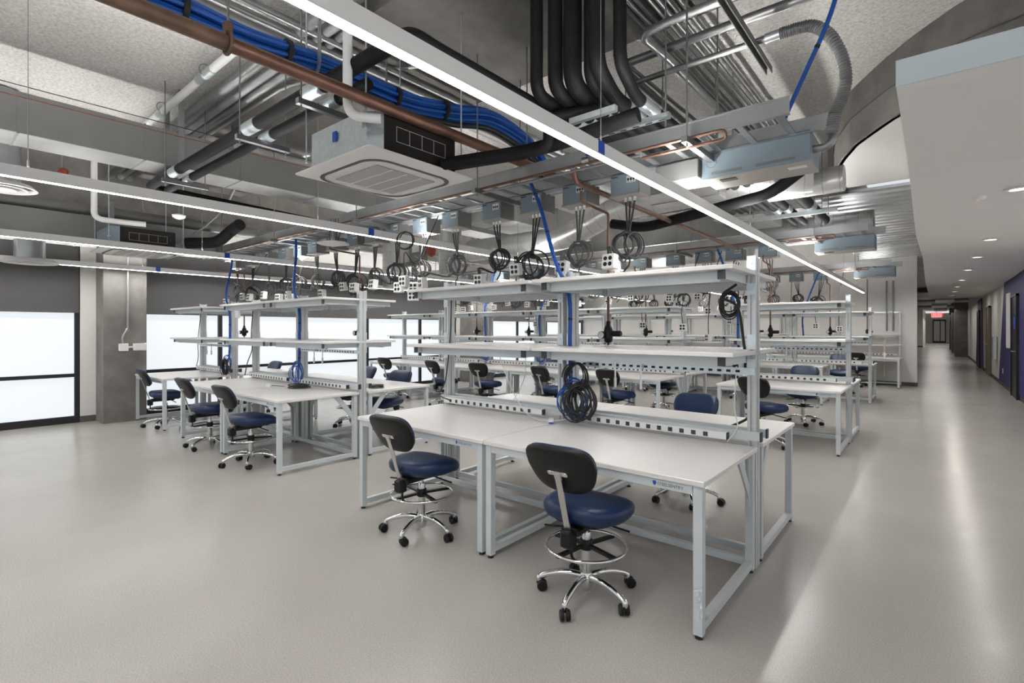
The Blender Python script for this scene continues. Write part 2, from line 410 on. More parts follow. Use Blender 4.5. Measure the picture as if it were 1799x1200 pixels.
# electrical boxes on the column
t = thing('junction_box', 'pair of white surface boxes with conduit on the near concrete column', 'junction box', (-10.03, 2.25, 1.2))
MB().rbox(0, .07, -.06, .06, -.06, .06).build('housing', 'wht', t); MB().rbox(0, .055, .13, .31, -.055, .06).build('outlet_plate', 'wht', t)
MB().cyl((.035, .06, 0), (.035, .13, 0), .014).build('coupling', 'wht', t)
MB().tube(spline([(.035, -.01, .06), (.035, -.01, .17), (.025, .05, .3), (.025, .06, .45), (.025, .06, 2.6)], 6), .014, 8).build('conduit', 'galv', t)

# ------------------------------------------------------------------ workbench, shelf rack
W = 1.43
def make_table(lettered=True):
    # origin = bench centre line on the floor, table reaches towards -y; y=0 is the island centre
    t = thing('workbench', '', 'workbench')
    y0, y1 = -1.005, -.062; h = W/2-.004
    MB().rbox(-h, h, y0, y1, .733, .762, .004).build('tabletop', 'lam', t)
    for x in (-1, 1):
        for y in (y0+.035, y1-.04):
            xx = x*(h-.035)
            l = MB().box(xx-.022, xx+.022, y-.022, y+.022, .02, .733).build('leg', 'frame', t)
            MB().lathe([(.02, 0), (.02, .006), (.008, .008), (.008, .022)], (xx, y, 0), 10).build('foot', 'blk', l)
        MB().box(x*(h-.035)-.02, x*(h-.035)+.02, y0+.055, y1-.06, .035, .075).build('side_rail', 'frame', t)
        g = MB(); xx = x*(h-.035)
        g.prism([(y1-.06, .70), (y1-.06, .40), (y1-.075, .40), (y1-.075, .46), (y1-.30, .73), (y1-.23, .73), (y1-.075, .545), (y1-.075, .70)], (xx-.006, 0, 0), (xx+.006, 0, 0), (0, 1, 0), (0, 0, 1))
        g.build('gusset', 'frame', t)
    MB().box(-h+.06, h-.06, y0+.014, y0+.04, .688, .733).build('apron', 'frame', t)
    MB().box(-h+.06, h-.06, y1-.06, y1-.025, .04, .08).build('stretcher', 'frame', t)
    if lettered:
        p = MB().box(h-.27, h-.065, y0+.0125, y0+.0142, .694, .726).build('maker_plate', 'frame', t)
        lettering('STEELSENTRY', .022, 'navy', 'maker_lettering', p, Matrix.Translation((h-.238, y0+.0122, .702)) @ FACE_Y)
        MB().prism([(-.009, .011), (.009, .011), (.009, -.003), (0, -.013), (-.009, -.003)], (h-.252, y0+.0126, .71), (h-.252, y0+.0118, .71), (1, 0, 0), (0, 0, 1)).build('maker_shield', 'tape', p)
    index_kids(t); return t

def make_rack(strut=True):
    t = thing('shelf_rack', '', 'shelf rack'); h = W/2
    for x in (-1, 1):
        cx = x*(h-.045)
        prof = [(-.025, -.045), (-.007, -.045), (-.007, -.034), (.007, -.034), (.007, -.045), (.025, -.045), (.025, -.006), (.016, -.006), (.016, .006), (.025, .006),
                (.025, .045), (.007, .045), (.007, .034), (-.007, .034), (-.007, .045), (-.025, .045), (-.025, .006), (-.016, .006), (-.016, -.006), (-.025, -.006)]
        p = MB().prism(prof, (cx, 0, 0), (cx, 0, 1.93), (1, 0, 0), (0, 1, 0)).build('post', 'alu', t)
        for z0, z1 in ((1.85, 1.94), (1.70, 1.77), (1.36, 1.45), (1.21, 1.30)):
            for s in (-1, 1): MB().box(cx-.026, cx+.026, s*.045, s*.052, z0, z1).lathe([(.009, 0), (.009, s*.006)], (cx, s*.052, (z0+z1)/2), 10, 'y').build('bracket', 'zinc', p)
    for z, nm in ((1.845, 'upper_shelf'), (1.353, 'lower_shelf')):
        MB().rbox(-h+.012, h-.02, -.50, .47, z-.026, z, .003).build(nm, 'lam', t)
        for x in (-1, 1):
            cx = x*(h-.095)
            a = MB().box(cx-.021, cx+.021, -.46, .43, z-.078, z-.0265).build('shelf_arm', 'frame', t)
            for y in (-.4602, .4302): MB().box(cx-.0215, cx+.0215, y-.004, y+.004, z-.0785, z-.026).build('end_cap', 'cap', a)
        for y in (-.40, .36): MB().box(-h+.12, h-.12, y-.012, y+.012, z-.088, z-.027).build('shelf_rail', 'frame', t)
    # slotted strut
    if strut:
        st = MB().box(-h+.03, h-.02, -.064, -.054, 1.20, 1.244).build('slotted_strut', 'zinc', t)
        sl = MB()
        for i in range(22): x = -h+.12+i*.056; sl.rbox(x, x+.026, -.066, -.0635, 1.214, 1.229, .0005)
        sl.build('slot', 'blk', st)
        for x in (-.25, -.05):
            c = MB().cyl((x, -.085, 1.08), (x, -.085, 1.25), .007, 8); c.cyl((x, -.085, 1.06), (x, -.085, 1.13), .011, 10); c.build('air_coupler', 'satin', t)
    for s in (-1, 1):
        r = MB().box(-h+.01, h+.012, s*.055, s*.085, .80, .852).build('strip_rail', 'frame', t)
        MB().box(h+.0125, h+.022, s*.052, s*.088, .797, .855).build('end_cap', 'cap', r)
        p = MB().rbox(-h+.10, h-.17, min(s*.088, s*.128), max(s*.088, s*.128), .792, .838, .003).build('power_strip', 'edge', t)
        for i in range(13):
            x = -h+.18+i*.078; MB().box(x, x+.03, s*.1285, s*.1275, .801, .829).build('outlet', 'cap', p)
        MB().box(h-.1715, h-.165, s*.089, s*.127, .793, .837).build('end_cap', 'cap', p)
    index_kids(t); return t

TAB = make_table(True); TAB2 = make_table(False); RACK = make_rack(); RACK2 = make_rack(False)
used = set()
def put(src, label, loc, rz, group):
    if src.name not in used:
        used.add(src.name); src.location = loc; src.rotation_euler = (0, 0, rz); src['label'] = label; src['group'] = group; return src
    return dup(src, label, loc, rz, group)

YC = [3.415, 7.98, 12.54]
RN = ['nearest', 'second', 'third']
def island(row, xs, n0=0):
    pass
cols = [[-1.545, -2.975, -5.80, -7.235, -9.36], [-1.545, -3.76, -5.19, -6.62, -8.05, -9.48], [-1.68, -3.11, -4.54, -5.97, -7.40, -8.83]]
for r in range(3):
    for i, x in enumerate(cols[r]):
        xf = x
        if r == 2: xf = x-.715
        pos = '%s from the corridor' % ORD[i]
        if not (r == 2 and i == 5):
            put(TAB, 'white workbench, %s, on the near side of the %s bench row' % (pos, RN[r]), (xf, YC[r], 0), 0, 'workbenches in island rows')
        put(TAB2, 'white workbench, %s, on the far side of the %s bench row' % (pos, RN[r]), (x, YC[r], 0), PI, 'workbenches in island rows')
        put(RACK if i % 2 == 0 else RACK2, 'two-level shelf rack with power strips, %s, over the %s bench row' % (pos, RN[r]), (x, YC[r], 0), 0, 'shelf racks over the bench rows')
# wall benches with narrow shelves
def make_wallrack():
    t = thing('wall_shelf', '', 'wall shelf'); h = W/2
    for x in (-1, 1): MB().box(x*(h-.05)-.02, x*(h-.05)+.02, .30, .36, .763, 1.9).build('post', 'alu', t)
    for z in (1.37, 1.09):
        MB().rbox(-h+.01, h-.01, -.05, .30, z-.022, z, .003).build('shelf', 'lam', t)
    p = MB().rbox(-h+.1, h-.1, .24, .29, .80, .84, .003).build('power_strip', 'edge', t)
    for i in range(14): x = -h+.16+i*.08; MB().box(x, x+.03, .2385, .2395, .807, .833).build('outlet', 'cap', p)
    index_kids(t); return t
WR = make_wallrack()
for i in range(6):
    x = -1.38-1.43*i
    put(TAB2, 'white workbench, %s from the corridor, against the far white wall' % ORD[i], (x, 16.98, 0), 0, 'workbenches along the far wall')
    put(WR, 'narrow two-level shelf, %s from the corridor, along the far white wall' % ORD[i], (x, 16.58, 0), 0, 'shelves along the far wall')

# ------------------------------------------------------------------ chair
def pad(w, d, n_out, prof, ex=2.6, warp=None):
    """cushion from superellipse rings; prof = list of (scale, z)"""
    m = MB(); vs = []; fs = []
    for s, z in prof:
        for k in range(n_out):
            a = 2*PI*k/n_out; c, q = CO(a), S(a)
            x = math.copysign(abs(c)**(2/ex), c)*w/2*s; y = math.copysign(abs(q)**(2/ex), q)*d/2*s
            p = (x, y, z); vs.append(warp(p) if warp else p)
    m_ = len(prof)
    for i in range(m_-1):
        for k in range(n_out): l = (k+1) % n_out; fs.append((i*n_out+k, i*n_out+l, (i+1)*n_out+l, (i+1)*n_out+k))
    fs.append(tuple(range(n_out-1, -1, -1))); fs.append(tuple(range((m_-1)*n_out, m_*n_out)))
    return m.add(vs, fs, True)

def make_chair():
    t = thing('drafting_chair', '', 'chair')
    def warp(p):
        x, y, z = p; y2 = y+.02
        z2 = z-.055*max(0, (y-.06)/.17)**2*(1 if z > .5 else .75)+.012*max(0, -y/.2)**2
        w = 1-.10*max(0, -(y+.0)/.22)
        return (x*w, y2, z2)
    pad(.48, .455, 40, [(.55, .440), (.80, .443), (.93, .456), (.985, .478), (1.0, .503), (.985, .520), (.94, .534), (.84, .545), (.65, .551), (.4, .553), (.15, .5535)], 3.0, warp).build('seat', 'vin', t)
    pad(.34, .32, 28, [(.9, .435), (1, .44), (1, .456)], 3, lambda p: (p[0], p[1]+.01, p[2]-.03*max(0, p[1]/.17)**2)).build('seat_pan', 'blk', t)
    # backrest: local plane xz, curved about z
    bz, by, tilt = .765, -.288, .50
    def bw(off):
        def f(p):
            x, z, n = p      # n = thickness direction, + towards the sitter
            wz = 1-.20*max(0, -z/.14)
            x *= wz; y = n+off+.55*x*x
            c, s = CO(tilt), S(tilt)
            return (x, by+y*c-z*s, bz+z*c+y*s)
        return f
    back = pad(.39, .282, 44, [(.55, .0), (.85, .001), (.97, .006), (1.0, .014), (.985, .026), (.93, .036), (.8, .043), (.5, .047), (.2, .048)], 3.6, bw(0)).build('backrest', 'vin', t)
    pad(.40, .292, 44, [(.3, -.016), (.7, -.0155), (.93, -.013), (.99, -.006), (1.0, .004), (.99, .012)], 3.6, bw(-.003)).build('back_shell', 'shell', back)
    # upright flat bar with a T plate
    bar = MB()
    P = [(0, -.175, .36), (0, -.195, .40), (0, -.283, .67), (0, -.300, .715), (0, -.320, .755)]
    for a, b in zip(P, P[1:]): bar.bar(a, b, .009, .036, (0, 1, 0)) if 0 else bar.prism([(-.018, -.0045), (.018, -.0045), (.018, .0045), (-.018, .0045)], a, b, (1, 0, 0), (0, .94, .3))
    bar.build('back_bar', 'satin', t)
    nv, tv, pc = Vector((0, -CO(.5), -S(.5))), Vector((0, -S(.5), CO(.5))), Vector((0, -.305, .756))
    pl = MB().prism([(-.058, -.008), (-.05, -.014), (.05, -.014), (.058, -.008), (.058, .008), (.05, .014), (-.05, .014), (-.058, .008)], pc+nv*-.004, pc+nv*.010, (1, 0, 0), tv)
    pl.prism([(-.022, -.035), (.022, -.035), (.022, 0), (-.022, 0)], pc+nv*.002, pc+nv*.014, (1, 0, 0), tv)
    for x in (-.043, .043): pl.cyl(pc+Vector((x, 0, 0))+nv*.009, pc+Vector((x, 0, 0))+nv*.014, .009, 10)
    pl.build('back_plate', 'chrome', t)
    me = MB().rbox(-.035, .035, -.235, -.165, .34, .43, .01); me.rbox(-.055, .055, -.19, .11, .395, .437, .01)
    me.tube(spline([(-.04, -.1, .41), (-.12, -.12, .40), (-.19, -.13, .395)], 5), .006, 8); me.tube(spline([(.02, -.2, .36), (.02, -.2, .3), (.04, -.19, .27)], 5), .008, 8)
    me.tube([(-.036, -.205, .385), (-.075, -.205, .385)], .006, 8); me.tube([(.05, .05, .41), (.17, .08, .385), (.22, .085, .38)], .006, 8)
    me.build('tilt_mechanism', 'blk', t)
    MB().cyl((0, 0, .30), (0, 0, .42), .0145, 14).build('gas_lift', 'chrome', t)
    MB().lathe([(.022, .05), (.026, .06), (.026, .28), (.026, .355), (.024, .36)], (0, 0, 0), 20).build('column', 'satin', t)
    fr = MB().torus((0, 0, .285), .222, .0095, 'z', 48, 8).build('foot_ring', 'chrome', t)
    sp_ = MB().lathe([(.03, .262), (.036, .268), (.036, .315), (.032, .32)], (0, 0, 0), 18)
    for k in range(4): a = PI/4+k*PI/2+.5; sp_.bar((.03*CO(a), .03*S(a), .287), (.222*CO(a), .222*S(a), .278), .024, .016)
    sp_.build('ring_spoke', 'blk', fr)
    bs = MB().lathe([(.02, .035), (.034, .05), (.04, .075), (.04, .115), (.03, .135)], (0, 0, 0), 20)
    for k in range(5):
        a = 2*PI*k/5
        pts = [(r*CO(a), r*S(a), z) for r, z in ((.015, .108), (.08, .118), (.15, .115), (.21, .10), (.25, .084), (.272, .07))]
        bs.tube(spline(pts, 4), .02, 10, rf=lambda u: .021-.006*u)
        bs.lathe([(.014, .05), (.016, .062), (.016, .078), (.010, .086)], (.268*CO(a), .268*S(a), 0), 12)
    bs.build('star_base', 'chrome', t)
    for k in range(5):
        a = 2*PI*k/5; px, py = .268*CO(a), .268*S(a); b = a+PI/2+.9*((k*37) % 5-2)
        c = MB()
        dx, dy = CO(b), S(b)
        for s in (-1, 1):
            p0 = Vector((px-.012*dy*0+dx*.018, py+dy*.018, .029)); nrm = Vector((-dy, dx, 0))
            c.tube([p0+nrm*s*.006, p0+nrm*s*.010, p0+nrm*s*.022, p0+nrm*s*.026], .029, 18, rf=lambda u: .029 if .2 < u < .8 else .025)
        c.rbox(px-.013, px+.013, py-.013, py+.013, .035, .062, .004)
        c.build('caster', 'blk', t)
    index_kids(t); return t
CH = make_chair()
R = math.radians
chairs = [
 ((-1.49, 2.43), 4, 'blue chair with black back, nearest the viewer, at the nearest bench row'),
 ((-2.89, 2.43), 3, 'blue chair with black back at the window end of the nearest island'),
 ((-1.66, 4.34), 183, 'blue chair facing forward behind the corridor end of the nearest island'),
 ((-5.80, 2.45), 2, 'blue chair at the corridor end of the second island in front row'),
 ((-7.03, 2.47), 0, 'blue chair at the middle of the second island in front row'),
 ((-9.07, 2.57), -4, 'blue chair at the single bench beside the near concrete column'),
 ((-5.86, 4.3), 192, 'blue chair behind the corridor end of the second island'),
 ((-6.95, 4.45), 175, 'blue chair behind the window end of the second island'),
 ((-9.45, 4.15), 184, 'blue chair behind the single bench next to the windows'),
 ((-8.96, 6.78), 4, 'black-backed chair in the second row, closest to the windows'),
 ((-7.35, 6.74), -6, 'black-backed chair in the second row, second from the windows'),
 ((-6.30, 6.84), 8, 'black-backed chair in the second row, third from the windows'),
 ((-4.85, 6.86), -12, 'black-backed chair in the second row, fourth from the windows'),
 ((-3.72, 6.98), -4, 'black-backed chair in the second row, fifth from the windows'),
 ((-1.66, 7.02), -14, 'black-backed chair in the second row, nearest the corridor'),
 ((-1.60, 9.08), 185, 'blue chair facing forward behind the second row, nearest the corridor'),
 ((-3.85, 9.0), 176, 'blue chair facing forward behind the second row, left of the aisle'),
 ((-6.62, 9.05), 188, 'blue chair facing forward behind the middle of the second row'),
 ((-5.75, 9.1), 172, 'blue chair facing forward behind the second row, beside its middle chair'),
 ((-3.12, 11.42), 6, 'black-backed chair at the third row, near the corridor'),
 ((-5.6, 11.45), -5, 'black-backed chair at the middle of the third row'),
 ((-7.5, 11.45), 7, 'black-backed chair at the window end of the third row'),
 ((-1.70, 13.9), 186, 'blue chair facing forward behind the third row'),
 ((-1.52, 16.0), -8, 'black-backed chair at the wall bench beside the corridor'),
]
offs = [61, 1, 14, 42, 10, 30, 20, 50, 5, 40, 12, 60, 33, 25, 48, 70, 22, 8, 3, 44, 55, 17, 29, 66]
for i, ((x, y), rz, lab) in enumerate(chairs):
    c = put(CH, lab, (x, y, 0), R(rz), 'drafting chairs at the workbenches')
    for ch in c.children:
        if ch.name.split('.')[0] in ('star_base', 'caster'): ch.rotation_euler = (0, 0, R(offs[i]-rz))

# ------------------------------------------------------------------ linear lights
FX = [(-1.415, 1), (-4.40, 2), (-7.26, 3), (-9.80, 4)]
TAPE = [2.42, 3.02, 2.75, 2.66]
LN = ['nearest the corridor', 'second from the corridor', 'third from the corridor', 'nearest the windows']
for i, (x, _) in enumerate(FX):
    t = thing('linear_light', 'long white linear pendant light, %s' % LN[i], 'pendant light', (x, 0, 2.43), 0, 'linear pendant lights')
    y0, y1 = -1.6, 15.86
    hb = MB().box(-.026, -.0235, y0, y1, 0, .072); hb.box(.0235, .026, y0, y1, 0, .072); hb.box(-.0235, .0235, y0, y1, .03, .034)
    hb.box(-.026, .026, y0-.003, y0, 0, .072); hb.box(-.026, .026, y1, y1+.003, 0, .072)
    hb.build('housing', 'wht', t)
    MB().box(-.0233, .0233, y0+.002, y1-.002, .002, .008).build('lens', 'led', t)
    MB().box(-.0233, .0233, y0+.002, y1-.002, .060, .066).build('uplight_lens', 'ledup', t)
    MB().box(-.0275, .0275, TAPE[i]-.03, TAPE[i]+.035, .006, .0735).build('tape', 'tape', t)
    for y in (.5, 2.46, 5.4, 8.4, 12.2, 14.4):
        MB().cyl((0, y, .034), (0, y, (3.41 if i == 0 and y > 8.5 else 3.95 if y == 2.46 else 3.35 if x < -9.7 else CZ-.01)-2.43), .0025, 6).cyl((0, y, .072), (0, y, .12), .007, 8).build('suspension_cable', 'satin', t)

# ------------------------------------------------------------------ cable trays, busway, tap boxes, feeder boxes
XB = [-1.94, -2.42, -2.9, -3.4, -4.0, -4.5, -5.0, -5.45, -5.85, -6.37, -6.87, -7.3, -7.78, -8.35, -8.95, -9.6]
def zrail(m, x0, x1, y, z, s):
    h = .105
    m.box(x0, x1, y-.002, y+.002, z, z+h); m.box(x0, x1, y, y+s*.03, z, z+.004); m.box(x0, x1, y-.006, y+.006, z+h-.01, z+h)
def make_tapbox():
    t = thing('tap_box', '', 'tap box')
    MB().rbox(-.125, .125, -.005, .145, 0, .165, .004).build('housing', 'box', t)
    MB().box(.125, .137, -.012, .19, -.004, .16).build('side_flange', 'boxs', t)
    MB().box(-.135, .135, -.01, .15, -.012, -.0005).build('bottom_plate', 'und', t)
    p = MB().box(.02, .10, -.0075, -.0055, .085, .145).build('breaker_plate', 'out', t)
    q = MB()
    for k in range(3): q.box(.028+k*.024, .044+k*.024, -.0095, -.0076, .102, .122); q.lathe([(.004, -.009), (.004, -.0072)], (.036+k*.024, 0, .093), 8, 'y')
    q.build('breaker_toggle', 'blk', p)
    MB().box(-.115, -.06, -.0065, -.0052, .143, .153).build('name_strip', 'navy', t)
    for k in range(3):
        x = -.02+k*.04
        MB().lathe([(.009, -.05), (.012, -.046), (.012, -.034), (.015, -.03), (.015, -.012)], (x, .06, 0), 10).build('cable_gland', 'satin', t)
    index_kids(t); return t
TB = make_tapbox()

def coil_path(cx, cy, cz, Rr, turns, ang, rnd, sq=1.0):
    pts = []; n_ = int(turns*16); ph = rnd.uniform(0, 6.28); ca, sa = CO(ang), S(ang)
    for i in range(n_+1):
        a = PI/2+2*PI*i/16; rr = Rr*(1+.09*S(a*.77+ph)+.05*S(a*1.31+ph*2)); o = .014*S(a*.53+ph*3)
        u = rr*CO(a)*sq; v = rr*S(a)
        pts.append((cx+u*ca-o*sa, cy+u*sa+o*ca, cz+v))
    return pts

def quad_outlet(parent, c, rz, tilt=0):
    o = MB().rbox(-.056, .056, -.032, .032, -.056, .056, .005).build('outlet_box', 'out', parent); o.location = c; o.rotation_euler = (tilt, 0, rz)
    q = MB()
    for a in (-.022, .022):
        for b in (-.022, .022): q.lathe([(.0165, -.0345), (.0165, -.0318)], (a, 0, b), 14, 'y')
    q.build('receptacle', 'blk', o); return o

def make_drop(seed, kind):
    rnd = random.Random(seed)
    t = thing('power_cord_drop', '', 'power cord'); mcol = ('cord', 'cord', 'gcord')[kind % 3]
    # local origin at gland bottoms (box local z=-.05)
    Rr = rnd.uniform(.085, .125); cz = rnd.uniform(-.46, -.30); ang = rnd.uniform(-.5, .9); cx = rnd.uniform(-.05, .06)
    top = cz+Rr
    outz = -.57+rnd.uniform(-.02, .09)
    dx = rnd.uniform(-.16, .16); dy = rnd.uniform(-.42, -.05); rz = rnd.uniform(-.5, .3)
    for k in range(3):
        x = -.02+k*.04
        pre = [(x, 0, 0), (x+(cx-x)*.3, 0, -.10), (cx+(k-1)*.012, 0, top+.02)]
        m = MB()
        turns = (2.2, 3.1, 1.4)[k]
        loop = coil_path(cx+(k-1)*.055*rnd.uniform(.2, 1), (k-1)*.012, cz+rnd.uniform(-.02, .02), Rr*rnd.uniform(.8, 1.08), turns, ang+(k-1)*.35, rnd)
        tail = [(cx+dx*.3, dy*.3, cz-.14), (dx+(k-1)*.01, dy, outz+.12), (dx+(k-1)*.01, dy, outz+.055)] if k != 1 else [(cx+.02, -.01, cz-.12), (cx-.05, .02, cz-.2)]
        m.tube(spline(pre+loop[1:]+tail, 4), .0078, 7).build('power_cord', mcol, t)
    b = MB(); b.torus((cx, 0, top-.01), .016, .006, 'z', 12, 6); b.bar((cx, -.01, top), (cx-.07, -.05, top+.05), .004, .002)
    b.build('cable_tie', 'wcord' if kind % 2 else 'tie', t)
    quad_outlet(t, (dx, dy, outz), rz, rnd.uniform(-.15, .15))
    if kind == 1: quad_outlet(t, (dx+.15, dy+.08, outz-.0), rz+.5, .1)
    index_kids(t); return t
DROPS = [make_drop(11+k, k) for k in range(6)]
kk = 0
for r, yc in enumerate(YC):
    dy = yc-3.415; ln = ('nearest', 'second', 'third')[r]
    t = thing('cable_tray', 'galvanised ladder cable tray with copper line above the %s bench row' % ln, 'cable tray', (0, dy, 0), 0, 'overhead cable trays')
    x0 = -10.1
    m = MB(); zrail(m, x0, -.66, 3.35, 2.76, 1); m.build('front_rail', 'galv', t)
    m = MB(); zrail(m, x0, -.50, 3.77, 2.76, -1); m.build('back_rail', 'galv', t)
    x = -.72; i = 0
    rm = MB(); rs = MB()
    while x > x0:
        rm.box(x-.02, x+.02, 3.352, 3.768, 2.764, 2.776); 
        for s in range(3): rs.box(x-.012, x+.012, 3.44+s*.1, 3.47+s*.1, 2.7625, 2.7638)
        x -= .235
    o = rm.build('rung', 'galv', t); o['kind'] = 'stuff'
    MB().tube(bend([(x0+.3, 3.318, 2.745), (-1.18, 3.315, 2.745), (-1.02, 3.315, 2.745), (-1.02, 3.36, 2.70), (-1.18, 3.36, 2.70), (-1.6, 3.36, 2.70)], .04), .0105, 10).build('copper_line', 'cop', t)
    MB().tube([(x0+.3, 3.335, 2.715), (-1.6, 3.335, 2.715)], .010, 8).build('conduit', 'emt', t)
    b = MB(); b.box(x0, -1.3, 3.80, 3.885, 2.745, 2.83); b.box(x0, -1.3, 3.795, 3.815, 2.735, 2.745); b.box(x0, -1.3, 3.87, 3.89, 2.735, 2.745)
    b.build('busway', 'frame', t)
    for x in (-1.25, -3.15, -5.05, -7.05, -8.85):
        MB().box(x-.02, x+.02, 3.24, 3.95, 2.70, 2.7415).build('support_strut', 'emt', t)
        for y in (3.29, 3.9): MB().cyl((x, y, 2.68), (x, y, (3.95, CZ-.01, CZ-.01)[r]), .006, 6).build('hanger_rod', 'emt', t)
    # feed box at the corridor end
    f = thing('feed_box', 'long blue-grey feed enclosure at the corridor end of the %s cable tray' % ln, 'electrical enclosure', (-.97, 3.765+dy, 2.58), 0, 'feed enclosures on the trays')
    MB().rbox(-.35, .35, 0, .32, .004, .205, .004).build('housing', 'box', f)
    MB().box(-.35, .35, .002, .322, 0, .0045).build('bottom_plate', 'und', f)
    for a, c in ((-.28, -.07), (.02, .26)): MB().box(a, c, -.004, .0, .028, .040).box(a, c, -.0025, .0, .043, .046).build('louvre', 'boxs', f)
    MB().torus((-.28, -.001, .115), .035, .0015, 'y', 24, 5).build('knockout', 'boxs', f)
    MB().box(-.24, -.13, .06, .12, -.006, 0).build('window_frame', 'blk', f); MB().box(.2, .31, .08, .14, -.001, .0002).build('label_plate', 'out', f)
    # end elbow
    if r == 0: MB().tube(spline([(.35, .10, .10), (.42, .10, .10), (.46, .10, .14), (.47, .10, .21)], 5), .028, 12).build('elbow', 'emt', f)
    # taps and drops
    for i, xb in enumerate(XB):
        if r > 0 and i > 13: continue
        if r == 2 and i > 9: continue
        put(TB, 'grey tap box with breakers, %s from the corridor under the %s tray' % (ORD[i], ln), (xb, 3.755+dy, 2.585), 0, 'tap boxes under the trays')
        D = DROPS[(i*5+r*2) % 6]
        put(D, 'coiled power cords and outlet box under the %s tap box of the %s tray' % (ORD[i], ln), (xb, 3.815+dy, 2.536), 0, 'power cord drops under the trays')
# small busway end transition beyond the first tap box
t = tag(MB().rbox(-1.66, -1.33, 3.72, 4.02, 2.6, 2.74, .005).build('busway_end', 'boxs'), 'dark grey busway end enclosure beside the nearest feed box', 'electrical enclosure')

rnd = random.Random(21)
LOW = [(-2.95, 7.6, 1.52, 1), (-2.78, 8.25, 1.78, 1), (-2.6, 7.7, 1.36, 1), (-2.42, 8.2, 1.62, 1), (-3.9, 8.2, 1.56, 1), (-4.6, 8.25, 1.63, 1), (-6.2, 8.2, 1.6, 1), (-1.5, 12.2, 1.5, 2), (-1.9, 12.15, 1.56, 2), (-2.5, 12.9, 1.6, 2), (-3.4, 12.2, 1.52, 2), (-4.45, 3.62, 1.86, 0), (-4.2, 3.3, 1.98, 0), (-8.28, 3.3, 1.72, 0)]
for i, (x, y, z, r) in enumerate(LOW):
    t = thing('pendant_outlet', 'outlet box on a single cord, %s in line, hanging low from the %s tray' % (ORD[[q for q in range(len(LOW)) if LOW[q][3] == r].index(i)], RN[r]), 'pendant outlet', (x, y, z), 0, 'low hanging outlet boxes')
    yy = (3.82, 8.385, 12.945)[r]
    MB().tube(spline([(0, 0, .05), (rnd.uniform(-.02, .02), 0, .3), (rnd.uniform(-.03, .03), (yy-y)*.3, 2.2-z), (0, (yy-y)*.9, 2.735-z)], 6), .006, 6).build('power_cord', 'cord', t)
    quad_outlet(t, (0, 0, 0), rnd.uniform(-.8, .6), 0)
    if i % 3 == 0:
        MB().tube(spline(coil_path(.02, 0, .42, .09, 3.2, rnd.uniform(-.5, .8), rnd), 4), .006, 6).build('cord_coil', 'cord', t)
# ------------------------------------------------------------------ air drops with regulators
def make_reg():
    t = thing('air_regulator', '', 'air regulator')   # origin on shelf under drop
    MB().tube(bend([(0, -.42, 1.20), (0, -.42, 1.12), (0, -.0, 1.10), (0, 0, 1.0), (0, 0, .20)], .03), .011, 10).build('copper_drop', 'cop', t)
    v = MB().cyl((0, 0, .42), (0, 0, .50), .018, 10); v.cyl((-.05, -.0, .46), (0, 0, .46), .01, 8); v.build('valve', 'satin', t)
    MB().rbox(-.15, -.055, -.012, .012, .452, .472, .004).build('valve_handle', 'blueg', t)
    b = MB().lathe([(.018, .02), (.034, .03), (.038, .07), (.038, .12), (.03, .15), (.02, .165), (.016, .20)], (0, 0, 0), 16); b.cyl((0, 0, 0), (0, 0, .03), .01, 8); b.build('body', 'blk', t)
    MB().lathe([(.02, .03), (.025, .04), (.025, .11), (.02, .118)], (0, 0, .095), 14, 'x').build('knob', 'blk', t)
    g = MB().lathe([(.03, -.03), (.032, -.05), (.03, -.062)], (-.035, 0, .085), 18, 'y').build('gauge', 'blk', t)
    MB().lathe([(.027, -.0625), (.027, -.061)], (-.035, 0, .085), 18, 'y').build('dial', 'out', g)
    index_kids(t); return t
RG = make_reg()
for r, xs in enumerate(([-2.10, -5.72, -9.2], [-1.9, -3.9, -6.5, -8.0], [-1.75, -3.2, -5.4])):
    for i, x in enumerate(xs):
        put(RG, 'black air regulator on a copper drop, %s from the corridor over the %s bench row' % (ORD[i], RN[r]), (x, YC[r]+.36, 1.353), 0, 'air regulators on the lower shelves')

# ------------------------------------------------------------------ blue network bundles down to the racks
def bundle(m, path, r, n, rnd):
    P = spline(path, 6)
    for k in range(n):
        a = 2*PI*k/max(1, n-1); rr = 0 if k == 0 else r*.62
        ox, oy = rr*CO(a), rr*S(a)
        tw = rnd.uniform(-.3, .3)
        m.tube([p+Vector((ox*CO(tw*i/9)-oy*S(tw*i/9), ox*S(tw*i/9)+oy*CO(tw*i/9), 0)) for i, p in enumerate(P)], r*.46, 6)
    return P
def net_drop(label, x, y, zt, xl, yl, zl, loop):
    rnd = random.Random(int(abs(x*100)))
    t = thing('network_cable_bundle', label, 'network cable', (0, 0, 0), 0, 'blue network cable drops')
    m = MB(); P = bundle(m, [(x, y, zt), (x+(xl-x)*.3, y+(yl-y)*.35, zt-.25), (x+(xl-x)*.75, yl-.01, 2.05), (xl, yl, 1.75), (xl+.01, yl, 1.4), (xl+.015, yl, zl+.25), (xl+.03, yl-.02, zl)], .016, 7, rnd)
    m.build('cable', 'blue', t)
    for i in range(3, len(P), 6): MB().tube([P[i]-Vector((0, 0, .008)), P[i]+Vector((0, 0, .008))], .0175, 12).build('cable_tie', 'tie', t)
    if loop:
        m = MB(); m.tube(spline(coil_path(xl+.09, yl-.07, zl-.05, .13, 3.3, .25, rnd, .7), 4), .005, 6); m.tube(spline(coil_path(xl+.13, yl-.09, zl-.1, .12, 2.2, -.4, rnd, .9), 4), .005, 6); m.tube(spline(coil_path(xl+.06, yl-.08, zl-.08, .10, 2.2, .5, rnd, .9), 4), .005, 6)
        m.build('loop', 'blue', t)
